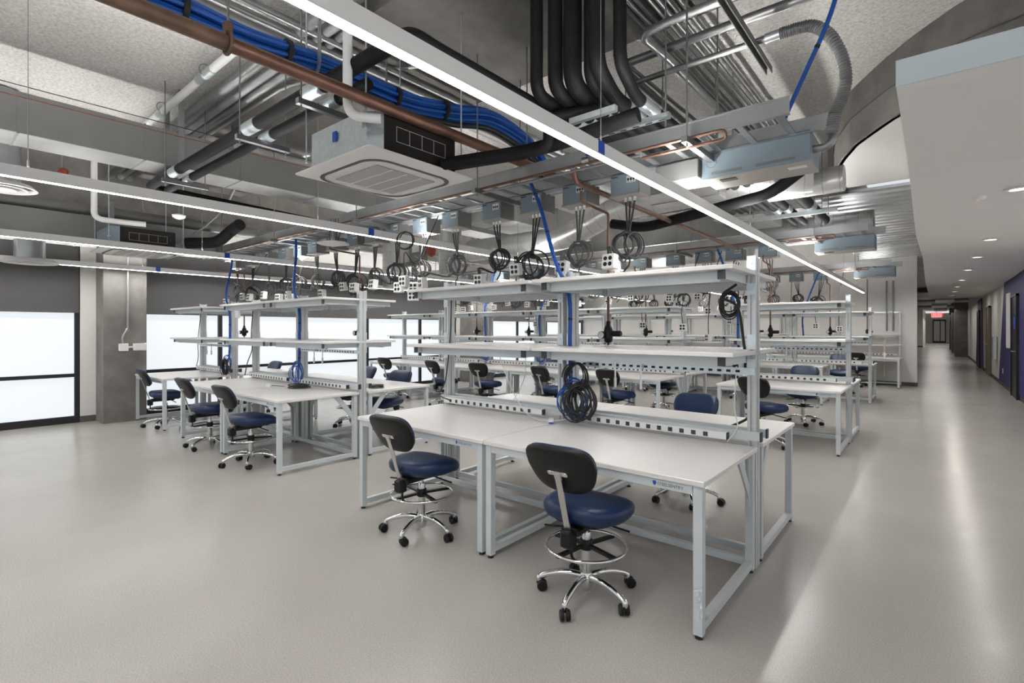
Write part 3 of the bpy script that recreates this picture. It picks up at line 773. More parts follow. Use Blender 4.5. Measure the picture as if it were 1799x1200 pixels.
for a in [('blue network cable bundle beside the middle post of the nearest island', -2.72, 3.52, 2.76, -2.20, 3.33, 1.02, True),
          ('blue network cable bundle beside the middle post of the second island', -6.95, 3.55, 2.76, -6.47, 3.35, .98, True),
          ('blue network cable bundle at the single bench by the windows', -9.1, 3.55, 2.76, -8.66, 3.33, 1.0, True),
          ('blue network cable bundle over the corridor end of the second row', -2.6, 8.08, 2.76, -2.25, 7.9, 1.1, False),
          ('blue network cable bundle over the middle of the second row', -5.4, 8.08, 2.76, -5.9, 7.9, 1.05, True),
          ('blue network cable bundle over the window side of the second row', -7.2, 8.08, 2.76, -7.35, 7.9, 1.05, True),
          ('blue network cable bundle over the corridor end of the third row', -1.9, 12.64, 2.76, -2.2, 12.46, 1.1, False)]: net_drop(*a)
def desk_coil(label, c, Rr, mcol, lying=False, sd=3, loops=5, loose=.3, r=.005):
    rnd = random.Random(sd); m = MB()
    for k in range(loops):
        R_ = Rr*rnd.uniform(1-1.6*loose, 1.05); an = rnd.uniform(-1, 1)*loose*1.6; ox = rnd.uniform(-1, 1)*Rr*loose*.5; oz = rnd.uniform(-1.2, .3)*Rr*loose*.6
        P = coil_path(ox, rnd.uniform(-.02, .02), oz+(Rr-R_)*.5, R_, 2.3, an, rnd, rnd.uniform(.6, .95))
        if lying: P = [(p[0], p[2]*.7, .008+.012*(k % 3)+abs(p[1])*.12) for p in P]
        m.tube(spline([(c[0]+p[0], c[1]+p[1], c[2]+p[2]) for p in P], 4), r, 6)
    return tag(m.build('cable_coil', mcol), label, 'cable coil')
desk_coil('large tangled black cable coil hanging at the middle of the nearest island', (-2.02, 3.20, .935), .155, 'cord', False, 5, 7, .35, .0055)
desk_coil('black cable coil hanging from the strut above the large tangled coil', (-2.08, 3.25, 1.13), .11, 'cord', False, 6, 3, .25)
desk_coil('round black cable coil hung by the single bench near the windows', (-8.5, 3.2, .90), .12, 'cord', False, 8, 6, .06)
desk_coil('flat black cable coil lying on the second island workbench', (-6.05, 3.15, .764), .17, 'cord', True, 9)
desk_coil('small black cable heap on the far bench of the second island', (-5.3, 3.75, .764), .11, 'cord', True, 10)
desk_coil('black cable coil hanging under the right end of the nearest upper shelf', (-1.1, 3.7, 1.66), .085, 'cord', False, 12, 5, .15, .0045)
# loose white and black leads
def lead(label, pts, r=.004, mcol='cord', name='loose_cable'):
    return tag(MB().tube(spline(pts, 7), r, 7).build(name, mcol), label, 'cable')
lead('thick black cable dropping past the right post of the nearest island', [(-1.0, 3.50, 1.78), (-1.08, 3.46, 1.70), (-.98, 3.46, 1.62), (-.95, 3.50, 1.36), (-.92, 3.54, 1.25), (-.90, 3.56, 1.05), (-.95, 3.60, .9), (-1.16, 3.72, .772)], .009)
lead('thin white cord hanging from shelf to power strip on the nearest island', [(-2.68, 3.02, 1.35), (-2.62, 3.05, 1.15), (-2.55, 3.1, .95), (-2.45, 3.15, .80), (-2.30, 3.2, .775), (-2.15, 3.25, .80), (-2.1, 3.28, .83)], .004, 'wcord')
lead('white cord looping down behind the left end of the nearest island', [(-3.0, 3.80, 1.30), (-3.05, 3.85, 1.05), (-3.15, 3.9, .9), (-3.2, 3.85, .775)], .004, 'wcord')
lead('black cord running down the left post of the nearest island', [(-3.56, 3.36, 1.76), (-3.55, 3.34, 1.5), (-3.56, 3.33, 1.3), (-3.6, 3.32, 1.0), (-3.66, 3.3, .86), (-3.5, 3.28, .82)], .006)
lead('white cord beside the right post of the nearest island', [(-.96, 3.36, 1.25), (-.97, 3.35, 1.0), (-.95, 3.34, .87), (-1.0, 3.3, .78)], .004, 'wcord')
lead('black cord curving down the middle post of the second island', [(-7.86, 3.35, 1.76), (-7.8, 3.3, 1.4), (-7.72, 3.28, 1.2), (-7.85, 3.27, 1.0), (-7.95, 3.27, .8)], .007)
lead('black cord down the post of the single bench by the windows', [(-9.95, 3.35, 1.76), (-9.93, 3.3, 1.3), (-9.92, 3.3, 1.0), (-9.98, 3.29, .84)], .006)

# small white plug adapter on the near bench, phones etc
t = thing('plug_adapter', 'white inline plug lying by the middle of the nearest bench', 'plug', (-2.27, 3.19, .762), .6)
MB().rbox(-.02, .02, -.055, .055, 0, .035, .006).build('housing', 'edge', t); MB().box(-.018, .018, -.057, -.0552, .004, .016).build('label_band', 'tape', t)
t = thing('plug_adapter', 'white network plug lying on the second island workbench', 'plug', (-6.45, 2.95, .762), .2)
MB().rbox(-.05, .05, -.025, .025, 0, .04, .006).build('housing', 'edge', t); MB().cyl((.05, 0, .02), (.22, .05, .012), .005).build('lead', 'gcord', t)

# ------------------------------------------------------------------ ceiling cassettes
def cassette(label, x, y, z, full=True):
    t = thing('ceiling_cassette', label, 'air conditioner', (x, y, z), 0, 'ceiling cassette units'); h = .475
    p = MB()
    def sq(hh, rr, z_, n=6):
        out = []
        for cx, cy, a0 in ((1, 1, 0), (-1, 1, 90), (-1, -1, 180), (1, -1, 270)):
            for i in range(n+1): a = R(a0+90*i/n); out.append((cx*(hh-rr)+rr*CO(a), cy*(hh-rr)+rr*S(a), z_))
        return out
    rings = [sq(h-.03, .02, .045), sq(h, .02, .03), sq(h-.002, .02, .022), sq(h*.82, .16, .0)]
    vs = [q for r_ in rings for q in r_]; L = len(rings[0]); fs = []
    for k in range(3):
        for i in range(L): j = (i+1) % L; fs.append((k*L+i, k*L+j, k*L+L+j, k*L+L+i))
    fs.append(tuple(range(L-1, -1, -1))); fs.append(tuple(range(3*L, 4*L))); p.add(vs, fs); p.build('panel', 'wht', t)
    a, b = sq(h*.81, .16, -.004), sq(h*.755, .15, -.004); q = MB()
    q.add(a+b, [(i, (i+1) % L, L+(i+1) % L, L+i) for i in range(L)]); q.add([(x_, y_, .001) for x_, y_, _ in a]+a, [(i, (i+1) % L, L+(i+1) % L, L+i) for i in range(L)])
    q.build('outlet_slot', 'kick', t)
    for k in range(4):
        f = MB(); o_ = h*.70
        f.add([(u*h*.48, -o_-.028*(1-abs(u)**2.5), -.006) for u in [i/8-1 for i in range(17)]]+[(u*h*.48, -o_+.035*(1-abs(u)**2.2), -.006) for u in [i/8-1 for i in range(17)]]+
              [(u*h*.48, -o_-.028*(1-abs(u)**2.5), .0) for u in [i/8-1 for i in range(17)]]+[(u*h*.48, -o_+.035*(1-abs(u)**2.2), .0) for u in [i/8-1 for i in range(17)]],
              [(i, i+1, 18+i, 17+i) for i in range(16)]+[(34+i, 51+i, 52+i, 35+i) for i in range(16)]+[(i, 34+i, 35+i, i+1) for i in range(16)]+[(17+i, 18+i, 52+i, 51+i) for i in range(16)])
        o = f.build('flap', 'wht', t); o.rotation_euler = (0, 0, k*PI/2)
    g = MB().box(-h*.55, h*.55, -h*.55, h*.55, -.008, -.001).build('grille', 'grille', t)
    gl = MB()
    for k in range(-1, 2): gl.box(-h*.55, h*.55, k*.13-.006, k*.13+.006, -.0095, -.0082)
    gl.build('grille_bar', 'wht', g)
    bd = MB(); bh = .42
    bd.prism([(-bh, -bh+.1), (-bh+.1, -bh), (bh-.1, -bh), (bh, -bh+.1), (bh, bh-.1), (bh-.1, bh), (-bh+.1, bh), (-bh, bh-.1)], (0, 0, .045), (0, 0, .30), (1, 0, 0), (0, 1, 0))
    bd.build('body', 'zinc' if full else 'box', t)
    MB().box(bh, bh+.004, -bh+.1, bh-.1, .046, .298).build('side_insulation', 'foam', t)
    for sx in (0, 1):
        k = MB()
        for dd in (0, .11, .22, .33, .44): 
            x_ = -.22+dd
            if sx: k.box(x_-.001, x_+.001, -bh-.0012, -bh, .13, .23)
            else: k.box(bh+.004, bh+.0054, x_-.001, x_+.001, .13, .23)
        for zz in (.13, .23):
            if sx: k.box(-.22, .22, -bh-.0012, -bh, zz-.001, zz+.001)
            else: k.box(bh+.004, bh+.0054, -.22, .22, zz-.001, zz+.001)
        k.build('knockout', 'out', t)
    for sx in (-1, 1):
        for sy in (-1, 1):
            X, Y = sx*(bh+.01), sy*(bh+.01)-.0
            MB().cyl((X-.05*sx, Y, .1), (X-.05*sx, Y, CZ-z-.15), .006, 6).box(X-.05*sx-.03, X-.05*sx+.03, Y-.012, Y+.012, .15, .165).build('hanger_rod', 'zinc', t)
    return t
c1 = cassette('large square ceiling air conditioner cassette hanging left of the nearest light', -3.21, 2.345, 2.62)
MB().rbox(-.02, .03, -.435, -.422, .17, .24, .004).build('tape_patch', 'tape', c1)
c2 = cassette('square ceiling cassette hanging in front of the near concrete column', -8.72, 2.15, 2.56, False)
def round_diffuser(label, x, y, z, zt):
    t = thing('round_diffuser', label, 'air diffuser', (x, y, z), 0, 'round air diffusers')
    for k, rr in enumerate((.30, .22, .13)): MB().lathe([(rr, .0+k*-.008), (rr-.05, .05-k*.008), (rr-.07, .052-k*.008), (rr-.012, -.004-k*.008), (rr, -k*.008)], (0, 0, 0), 32, cap=False).build('ring', 'wht', t)
    MB().cyl((0, 0, .05), (0, 0, zt-z), .16, 24).build('duct_drop', 'galv', t)
round_diffuser('round white diffuser under a galvanised drop before the left window', -9.35, 1.08, 2.38, 2.75)
round_diffuser('round white diffuser at the left edge below the long duct', -7.79, .67, 3.02, 4.08)
t = thing('access_point', 'white diamond-shaped antenna panel hanging over the second island', 'access point', (-5.3, 3.15, 2.46), .3)
MB().prism([(-.17, 0), (-.12, -.13), (.12, -.13), (.17, 0), (.12, .13), (-.12, .13)], (0, 0, 0), (0, 0, .02), (1, 0, 0), (0, 1, 0)).add([(-.15, 0, 0), (-.1, -.11, 0), (.1, -.11, 0), (.15, 0, 0), (.1, .11, 0), (-.1, .11, 0), (0, 0, -.02)], [(0, 6, 1), (1, 6, 2), (2, 6, 3), (3, 6, 4), (4, 6, 5), (5, 6, 0)]).build('panel', 'wht', t)
MB().cyl((0, 0, .02), (0, 0, .25), .012, 8).build('stem', 'emt', t)
for k in range(4): MB().tube(spline([(.03*k-.04, 0, .02), (.05*k-.07, .02, .12), (.03*k-.04, .02, .3)], 5), .004, 6).build('lead', 'cord', t)

# ------------------------------------------------------------------ ducts
def rect_duct(label, x0, x1, y0, y1, z0, z1, seams, mname='galvd', axis='y', strap=True, uname='foil'):
    t = thing('rectangular_duct', label, 'duct', ((x0+x1)/2, (y0+y1)/2, z0)); hx, hy, hz = (x1-x0)/2, (y1-y0)/2, z1-z0
    MB().box(-hx, hx, -hy, hy, .004, hz).build('side_sheet', mname, t); MB().box(-hx+.001, hx-.001, -hy, hy, 0, .0038).build('bottom_sheet', uname, t)
    s = MB(); st = MB(); k = 0; L = hy if axis == 'y' else hx; a = -L+.4
    while a < L:
        if axis == 'y': MB().box(-hx-.006, hx+.006, a-.008, a+.008, -.006, hz+.006).build('seam', mname, t)
        else: MB().box(a-.008, a+.008, -hy-.006, hy+.006, -.006, hz+.006).build('seam', mname, t)
        if strap and k % 2 == 0:
            if axis == 'y':
                if 2.3 < y0+hy+a+.3 < 4.05 or abs(y0+hy+a-10.7) < .8: a += seams; k += 1; continue
                st = MB()
                for sx in (-1, 1): st.box(sx*hx+sx*.001, sx*hx+sx*.006, a+.3, a+.36, -.01, (CZ if x0 > -9 else 3.36)-z0-.01)
                st.box(-hx-.006, hx+.006, a+.3, a+.36, -.012, -.002).build('hanger_strap', 'galv', t)
        a += seams; k += 1
    return t
rect_duct('long grey rectangular duct with straps running behind the near cassette', -6.77, -6.3, -2.6, 10.5, 3.245, 3.617, .95)
rect_duct('grey rectangular duct hung along the window wall', -9.75, -9.2, -2.6, 3.4, 2.72, 3.10, .95)
rect_duct('grey rectangular branch duct crossing behind the second tray', -6.75, -2.4, 8.6, 9.2, 3.0, 3.5, 1.1, axis='x', strap=False)
rect_duct('grey rectangular duct box behind the tap boxes of the nearest tray', -5.2, -4.5, 5.2, 7.5, 3.0, 3.36, .9, strap=False)
rect_duct('tapered rectangular duct below the ceiling behind the pendant light', -2.6, -1.9, 7.9, 10.2, 3.15, 3.55, .8, strap=False)
rect_duct('flat light grey plenum beyond the nearest feed box', -2.5, -1.76, 5.12, 5.78, 2.92, 3.15, .8, strap=False, uname='foil')
def spiral(label, pts, r, br=.3, hang=True):
    t = thing('spiral_duct', label, 'duct', (0, 0, 0), 0, 'round spiral ducts'); P = bend(pts, br, 8)
    MB().tube(P, r, 24).build('pipe', 'foil', t)
    g = MB(); acc = 0; last = P[0]
    for a, b in zip(P, P[1:]):
        d = b-a; L = d.length
        if L < 1e-6: continue
        s_ = .16-acc if acc else .08
        while s_ < L: q = a+d*(s_/L); g.tube([q-d.normalized()*.006, q+d.normalized()*.006], r+.004, 24, cap=False); s_ += .16
        acc = (L-(s_-.16)) if L > 0 else 0
    g.build('rib', 'galv', t)
spiral('long spiral duct rising behind the nearest tray towards the corridor', [(-5.9, 6.0, 2.78), (-4.0, 6.0, 2.78), (-3.2, 6.0, 3.08), (-1.9, 6.0, 3.12), (-1.0, 6.2, 3.12)], .17)
spiral('short bright round duct below the lower slab near the soffit', [(-1.5, 6.5, 3.12), (-.75, 6.5, 3.12)], .14)
spiral('round duct behind the second tray near the metal deck', [(-2.4, 9.3, 3.08), (-.7, 9.3, 3.08)], .2)
spiral('long round duct above the second bench row', [(-6.5, 10.0, 2.98), (-2.6, 10.0, 2.98)], .2)
spiral('vertical round duct over the window side of the second row', [(-8.6, 6.5, 2.35), (-8.6, 6.5, 3.6)], .24)
spiral('vertical round duct over the middle of the second row', [(-6.6, 6.2, 2.45), (-6.6, 6.2, 3.3)], .2)
# ducts hanging in the far corridor
for i, (x, y) in enumerate(((.35, 31), (.2, 38), (.3, 46))):
    tag(MB().rbox(x-.35, x+.35, y, y+3.4, 2.86, 3.18, .01).build('duct_box', 'galv'), '%s grey duct box hanging in the far corridor' % ORD[i], 'duct', 'far corridor ducts')
for i, y in enumerate((34, 42)):
    tag(MB().tube([(-3.3, y, 2.95), (1.3, y, 2.95)], .09, 12).build('corridor_pipe', 'galv'), '%s pipe crossing the far corridor ceiling' % ORD[i], 'pipe')

# ------------------------------------------------------------------ pipes and conduits
def pipe(label, pts, r, mname, br=.1, name='pipe', cat='pipe', group=None, n=14):
    t = thing(name, label, cat, (0, 0, 0), 0, group); MB().tube(bend(pts, br, 7), r, n).build('run', mname, t); return t
def rods(t, pts, z1=None, r=.006):
    for x, y, z in pts: MB().cyl((x, y, z), (x, y, z1 or (3.97 if 2.35 < y < 4.02 else CZ-.01)), r, 6).build('hanger_rod', 'emt', t)
def clamp(t, p, d, r, w=.05, mname='galv', nm='clamp'):
    p = Vector(p); d = Vector(d).normalized(); MB().tube([p-d*w/2, p+d*w/2], r, 16).build(nm, mname, t)
# brown steel main turning copper, above the cassette
t = pipe('brown steel and copper main running over the near cassette', [(-2.75, -2.0, 2.93), (-2.75, 1.05, 2.93)], .041, 'rust', name='water_main')
MB().tube([(-2.75, 1.05, 2.93), (-2.75, 4.0, 2.93)], .040, 14).build('copper_run', 'cop', t)
for y in (1.05,): MB().torus((-2.75, y, 2.93), .05, .010, 'y', 20, 8).build('ring_hanger', 'rust', t)
MB().rbox(-2.775, -2.725, 1.03, 1.07, 2.975, 3.04, .008).build('hanger_bracket', 'rust', t)
rods(t, [(-2.75, 1.05, 3.03), (-2.75, 3.5, 2.97)])
t = pipe('copper air line running back from the nearest tray at shelf height', [(-2.18, 3.36, 2.74), (-2.18, 3.40, 2.645), (-2.18, 7.7, 2.645)], .022, 'cop', .05, 'copper_pipe')
# black insulated pair running towards the windows then back
t = thing('insulated_pipe_pair', 'pair of black insulated pipes on struts crossing below the long duct', 'pipe')
MB().tube(bend([(-2.22, 6.6, 3.10), (-2.22, 1.95, 3.10), (-2.30, 1.85, 3.17), (-7.15, 1.85, 3.17), (-7.15, 4.2, 3.10)], .14), .050, 16).build('insulation', 'ins', t)
MB().tube(bend([(-2.9, 1.98, 3.12), (-7.02, 1.98, 3.12), (-7.02, 4.2, 3.05)], .14), .042, 16).build('insulation', 'ins', t)
for x in (-3.35, -4.35, -6.2):
    s = MB().box(x-.021, x+.021, 1.72, 2.16, 3.03, 3.07).build('support_strut', 'emt', t)
    MB().tube([(x-.11, 1.85, 3.17), (x+.11, 1.85, 3.17)], .054, 16).build('saddle', 'zinc', t); MB().tube([(x-.1, 1.98, 3.12), (x+.1, 1.98, 3.12)], .046, 16).build('saddle', 'zinc', t)
    for y in (1.75, 2.13): MB().cyl((x, y, 2.99), (x, y, CZ-.01), .006, 6).build('hanger_rod', 'emt', t)
# cluster of insulated risers dropping between two pipe racks
t = thing('insulated_riser_cluster', 'cluster of black insulated pipes dropping between two struts above the light', 'pipe')
XR = [-2.10, -1.98, -1.86, -1.76, -1.64, -1.52]; RRr = [.045, .05, .062, .042, .052, .042]; dyk = [0, .05, .08, .14, .02, .10]
for k in range(6):
    x = XR[k]; yb = 2.78+dyk[k]; xs = x-.0 if k not in (4, 5) else x-.02
    xe = [-2.10, -1.99, -1.88, -1.78, -1.70, -1.58][k]
    MB().tube(bend([(x, -.5, 3.84), (x, yb, 3.84), (x, yb, 3.10+.012*k), (xe, yb+.35, 3.08), (xe, 7.2, 3.08)], .10), RRr[k], 14).build('insulation', 'ins', t)
for (y, z) in ((2.42, 3.765), (3.42, 3.00)):
    MB().box(-2.35, -1.42, y-.021, y+.021, z-.04, z).build('support_strut', 'zinc', t)
    sl = MB()
    for i in range(9): sl.rbox(-2.3+i*.1, -2.25+i*.1, y-.008, y+.008, z-.0415, z-.0395, .0004)
    sl.build('slot', 'blk', t)
    for k in range(6):
        zz = 3.84 if y < 3 else 3.08; xe = XR[k] if y < 3 else [-2.10, -1.99, -1.88, -1.78, -1.70, -1.58][k]
        MB().tube([(xe, y-.12, zz), (xe, y+.12, zz)], RRr[k]+.004, 14).build('saddle', 'zinc', t)
    for x in (-2.32, -1.45): MB().cyl((x, y, z-.09), (x, y, 3.95), .006, 6).build('hanger_rod', 'emt', t)
# second insulated group near the corridor side
t = thing('insulated_pipe_group', 'three black insulated pipes on a strut under the metal deck edge', 'pipe')
for k, (x, r_) in enumerate(((-1.66, .05), (-1.535, .055), (-1.27, .075))):
    MB().tube(bend([(x, 5.0, 3.0+.05*k), (x, 5.5, 3.12), (x, 8.8, 3.12)], .12), r_, 14).build('insulation', 'ins', t)
    MB().tube([(x, 7.5, 3.12), (x, 7.72, 3.12)], r_+.006, 14).build('saddle', 'zinc', t)
MB().box(-2.0, -.95, 7.58, 7.63, 2.99, 3.04).build('support_strut', 'zinc', t)
for x in (-1.95, -1.05): MB().cyl((x, 7.6, 2.95), (x, 7.6, CZ-.01), .006, 6).build('hanger_rod', 'emt', t)
t = pipe('black insulated branch feeding the near cassette', [(-2.76, 2.62, 2.72), (-2.35, 2.95, 2.80), (-2.02, 3.05, 2.84), (-1.5, 3.10, 2.9)], .052, 'ins', .12, 'insulated_branch')
MB().tube(bend([(-2.76, 2.5, 2.68), (-2.3, 2.85, 2.75), (-2.12, 2.95, 2.78), (-2.12, 2.95, 3.0), (-1.8, 3.1, 3.02)], .08), .04, 14).build('insulation', 'ins', t)
MB().box(-1.98, -1.62, 3.0, 3.04, 2.93, 2.97).build('support_strut', 'zinc', t)
pipe('black insulated branch with a bright sleeve behind the pendant light', [(-2.9, 5.3, 2.72), (-2.5, 5.3, 2.62), (-1.2, 5.3, 2.78), (-.95, 5.3, 2.95)], .055, 'ins', .15, 'insulated_branch')
# galvanised conduits running back on the ceiling
for k in range(7):
    x = -1.78+.058*k; z = 3.90-.012*(k % 3)
    t = pipe('%s of seven parallel ceiling conduits, counted from the window side' % ORD[k], [(x, -1, z), (x, 9.5, z)], (.016, .02, .014, .018, .02, .014, .022)[k], 'emt', .1, 'conduit', 'conduit', 'parallel ceiling conduits', 10)
t = pipe('thick bent conduit curving round below the parallel ceiling conduits', [(-.2, 3.4, 3.62), (-1.45, 3.4, 3.62), (-1.63, 3.4, 3.60), (-1.60, 3.75, 3.60), (-1.60, 7.2, 3.60)], .030, 'emt', .18, 'conduit', 'conduit')
clamp(t, (-.95, 3.4, 3.62), (1, 0, 0), .036, .03)
t = pipe('thin conduit angling down beside the bent conduit', [(-2.0, 3.7, 3.72), (-1.95, 5.3, 3.7), (-1.6, 5.9, 3.3), (-1.5, 6.3, 3.1)], .018, 'emt', .15, 'conduit', 'conduit')
t = pipe('galvanised sprinkler main turning towards the red fitting', [(.0, 3.89, 3.72), (-2.06, 3.89, 3.72), (-2.06, 5.55, 3.70), (-2.06, 5.6, 3.70)], .034, 'emt', .09, 'sprinkler_pipe')
MB().tube([(-2.5, 5.6, 3.66), (-1.9, 5.6, 3.66)], .038, 14).build('branch', 'emt', t)
MB().tube(bend([(-1.9, 5.6, 3.66), (-1.78, 5.6, 3.66), (-1.78, 5.6, 3.80)], .07), .046, 14).build('red_elbow', 'red', t)
MB().cyl((-1.78, 5.6, 3.8), (-1.78, 5.6, 3.9), .018).build('nipple', 'satin', t)
rods(t, [(-2.0, 3.89, 2.9), (-1.85, 4.3, 2.9), (-1.62, 5.0, 2.9), (-1.55, 5.3, 2.9)], 4.09)
t = pipe('rigid conduit ending in a flexible metal hose at the nearest tray', [(-1.9, 3.77, 3.47), (-.75, 3.77, 3.47)], .022, 'emt', .1, 'flexible_conduit', 'conduit')
FP = spline([(-.80, 3.77, 3.47), (-.70, 3.77, 3.468), (-.61, 3.77, 3.45), (-.52, 3.77, 3.36), (-.455, 3.77, 3.21), (-.43, 3.77, 3.06), (-.45, 3.77, 2.93), (-.485, 3.77, 2.85), (-.50, 3.77, 2.74)], 64)
MB().tube(FP, .036, 14, rf=lambda u: .0345+.0045*S(u*2*PI*62)).build('hose', 'emt', t)
clamp(t, (-.84, 3.77, 3.47), (1, 0, 0), .030, .10, 'zinc', 'coupling'); clamp(t, (-.98, 3.77, 3.47), (1, 0, 0), .030, .03, 'zinc', 'strap')
o = MB()
o.box(-.975, -.970, -.5, 4.15, 3.395, 3.445); o.box(-.937, -.932, -.5, 4.15, 3.395, 3.445); o.box(-.975, -.932, -.5, 4.15, 3.441, 3.445)
tag(o.build('strut_channel', 'boxs'), 'dark slotted strut channel running up towards the ceiling top edge', 'strut channel')
t = thing('network_cable_bundle', 'blue network cables hanging from the ceiling into the nearest tray end', 'network cable', (0, 0, 0), 0, 'blue network cable drops')
m = MB(); P = bundle(m, [(-.72, 3.52, 2.80), (-.70, 3.55, 2.87), (-.60, 3.55, 3.09), (-.51, 3.55, 3.29), (-.45, 3.55, 3.47), (-.38, 3.58, 3.8), (-.34, 3.6, 4.09)], .013, 6, random.Random(2)); m.build('cable', 'blue', t)
MB().tube([P[15], P[15]+(P[16]-P[15]).normalized()*.018], .0155, 12).build('cable_tie', 'tie', t)
# big blue bundle sweeping along the copper main
rnd = random.Random(4)
t = thing('network_cable_loom', 'thick blue network cable loom slung in hooks above the brown main', 'network cable')
m = MB()
core = [(-3.3, -1.6, 3.32), (-3.3, .2, 3.30), (-3.3, .96, 3.32), (-3.3, 1.39, 3.30), (-3.3, 1.85, 3.335), (-3.3, 2.27, 3.33), (-3.3, 2.65, 3.33), (-3.28, 3.12, 3.40), (-3.22, 3.55, 3.47), (-3.1, 4.0, 3.30), (-3.0, 4.2, 3.0)]
for k in range(24):
    a = 2*PI*k/24*3; rr = .072*math.sqrt((k+.5)/24)
    m.tube(spline([(x+rr*CO(a+.3*j)*.8, y, z+rr*S(a+.3*j)) for j, (x, y, z) in enumerate(core)], 6), .0125, 6)
m.build('cable', 'blue', t)
m = MB()
for k in range(4): m.tube(spline([(x-.05+.03*k, y, z-.085-.012*(k % 2)-.012*S(j)) for j, (x, y, z) in enumerate(core)], 6), .014, 7)
m.build('black_cable', 'tie', t)
for y, x, z in ((.35, -3.3, 3.302), (1.02, -3.3, 3.322), (1.62, -3.3, 3.318), (2.5, -3.3, 3.33), (3.0, -3.285, 3.385)): MB().tube([(x, y-.015, z), (x, y+.015, z)], .084, 16).build('wrap', 'tie', t)
for y, x, z in ((1.8, -3.3, 3.325), (-.3, -3.3, 3.30)):
    h = MB(); ar = [(x+.10*CO(a), y, z+.125*S(a)) for a in [PI+PI*i/10 for i in range(11)]]
    for p, q in zip([(x-.10, y, z+.08)]+ar+[(x+.10, y, z+.25)], ar+[(x+.10, y, z+.25), (x+.10, y, z+.25)]):
        if Vector(p) != Vector(q): h.bar(p, q, .045, .003, (0, 1, 0))
    h.build('hook', 'galv', t)
rods(t, [(-3.2, 1.8, 3.5)])
# ceiling pipes above the long duct, running to the windows
t = pipe('white plastic pipe with metal couplings below the plaster ceiling', [(-4.5, 1.87, 3.95), (-8.6, 1.87, 3.95)], .038, 'pvc', .1, 'plastic_pipe')
for x in (-5.32, -5.52, -6.75): clamp(t, (x, 1.87, 3.95), (1, 0, 0), .045, .16, 'zinc', 'coupling')
for x in (-5.42, -6.7): MB().torus((x, 1.87, 3.99), .06, .004, 'x', 20, 6).build('ring_hanger', 'emt', t)
for k, (y, r_, lab) in enumerate(((2.05, .055, 'wide grey pipe beside the white plastic ceiling pipe'), (2.19, .045, 'pale galvanised pipe second from the white plastic ceiling pipe'), (2.30, .045, 'dark galvanised pipe third from the white plastic ceiling pipe'))):
    pipe(lab, [(-3.4, y, 3.90), (-9.9, y, 3.90)], r_, ('emt', 'galv', 'emt')[k], .1, 'ceiling_pipe')
pipe('thin bent conduit below the dark concrete beam', [(-3.6, 3.1, 3.93), (-4.9, 2.44, 3.92), (-9.0, 2.44, 3.92)], .018, 'galv', .3, 'conduit', 'conduit')
for k in range(3):
    pipe('%s of three long galvanised pipes above the blue loom' % ORD[k], [(-4.12+.15*k, -1.5, 3.86), (-4.12+.15*k, 9, 3.86)], (.07, .035, .03)[k], ('galvd', 'emt', 'emt')[k], .1, 'ceiling_pipe', 'pipe', 'pipes above the blue loom')
pipe('white condensate pipe dropping to the near cassette corner', [(-2.86, 1.80, 3.9), (-2.86, 1.80, 2.84), (-2.72, 1.92, 2.82), (-2.70, 1.94, 2.82)], .030, 'pvc', .1, 'condensate_pipe')
pipe('white condensate pipe dropping to the cassette by the near column', [(-8.4, 1.58, 3.9), (-8.4, 1.58, 2.93), (-8.28, 1.9, 2.91), (-8.22, 2.1, 2.91)], .036, 'pvc', .1, 'condensate_pipe')
pipe('long galvanised pipe along the window side below the beam', [(-9.6, -2.5, 3.24), (-9.6, 9, 3.24)], .09, 'galvd', .1, 'ceiling_pipe')
def red_fit(label, x, y, z):
    t = thing('sprinkler_fitting', label, 'sprinkler fitting', (x, y, z)); MB().lathe([(.03, -.06), (.05, -.05), (.05, .05), (.03, .06)], (0, 0, 0), 14, 'x').build('coupling', 'red', t)
    MB().cyl((-.16, 0, -.03), (-.05, 0, 0), .035, 10).build('pipe_stub', 'emt', t); MB().cyl((0, 0, 0), (0, 0, -.1), .016, 8).build('sprinkler_head', 'satin', t); MB().cyl((0, 0, 0), (0, 0, 3.34-z if z < 3.3 else CZ-z), .012, 8).build('riser', 'emt', t)
red_fit('red sprinkler coupling above the second light near the left window', -8.6, 1.3, 3.5)
red_fit('red sprinkler coupling over the window end of the nearest tray', -8.8, 4.3, 3.05)
red_fit('red sprinkler coupling hanging behind the long duct edge', -6.55, 2.55, 3.62)
t = thing('smoke_detector', 'white ceiling detector hanging left of the second light', 'smoke alarm', (-7.6, 2.3, 2.98)); MB().lathe([(.03, -.05), (.07, -.03), (.08, 0), (.02, .02)], (0, 0, 0), 18).build('housing', 'pvc', t); MB().cyl((0, 0, 0), (0, 0, .98), .008).build('stem', 'emt', t)
t = thing('smoke_detector', 'white round detector above the near cassette', 'smoke alarm', (-3.75, 2.75, 3.4)); MB().lathe([(.04, -.06), (.09, -.04), (.10, 0), (.02, .03)], (0, 0, 0), 18).build('housing', 'pvc', t); MB().cyl((0, 0, 0), (0, 0, .56), .008).build('stem', 'emt', t)
t = thing('control_panel', 'grey control panel with red gong behind the middle tap boxes', 'control panel', (-6.4, 5.15, 2.5))
MB().rbox(-.3, .3, 0, .1, 0, .42, .006).build('housing', 'boxs', t); MB().rbox(-.25, -.02, -.012, 0, .06, .36, .004).build('door', 'und', t); MB().rbox(.05, .22, -.012, 0, .2, .38, .004).build('door', 'out', t)
MB().lathe([(.10, -.01), (.09, -.04), (.05, -.06)], (.46, .05, .2), 20, 'y').build('gong', 'red', t); MB().box(.28, .48, .04, .08, .17, .23).build('bracket', 'emt', t)
for x in (-.25, .25): MB().cyl((x, .05, .42), (x, .05, 1.59), .006, 6).build('hanger_rod', 'emt', t)
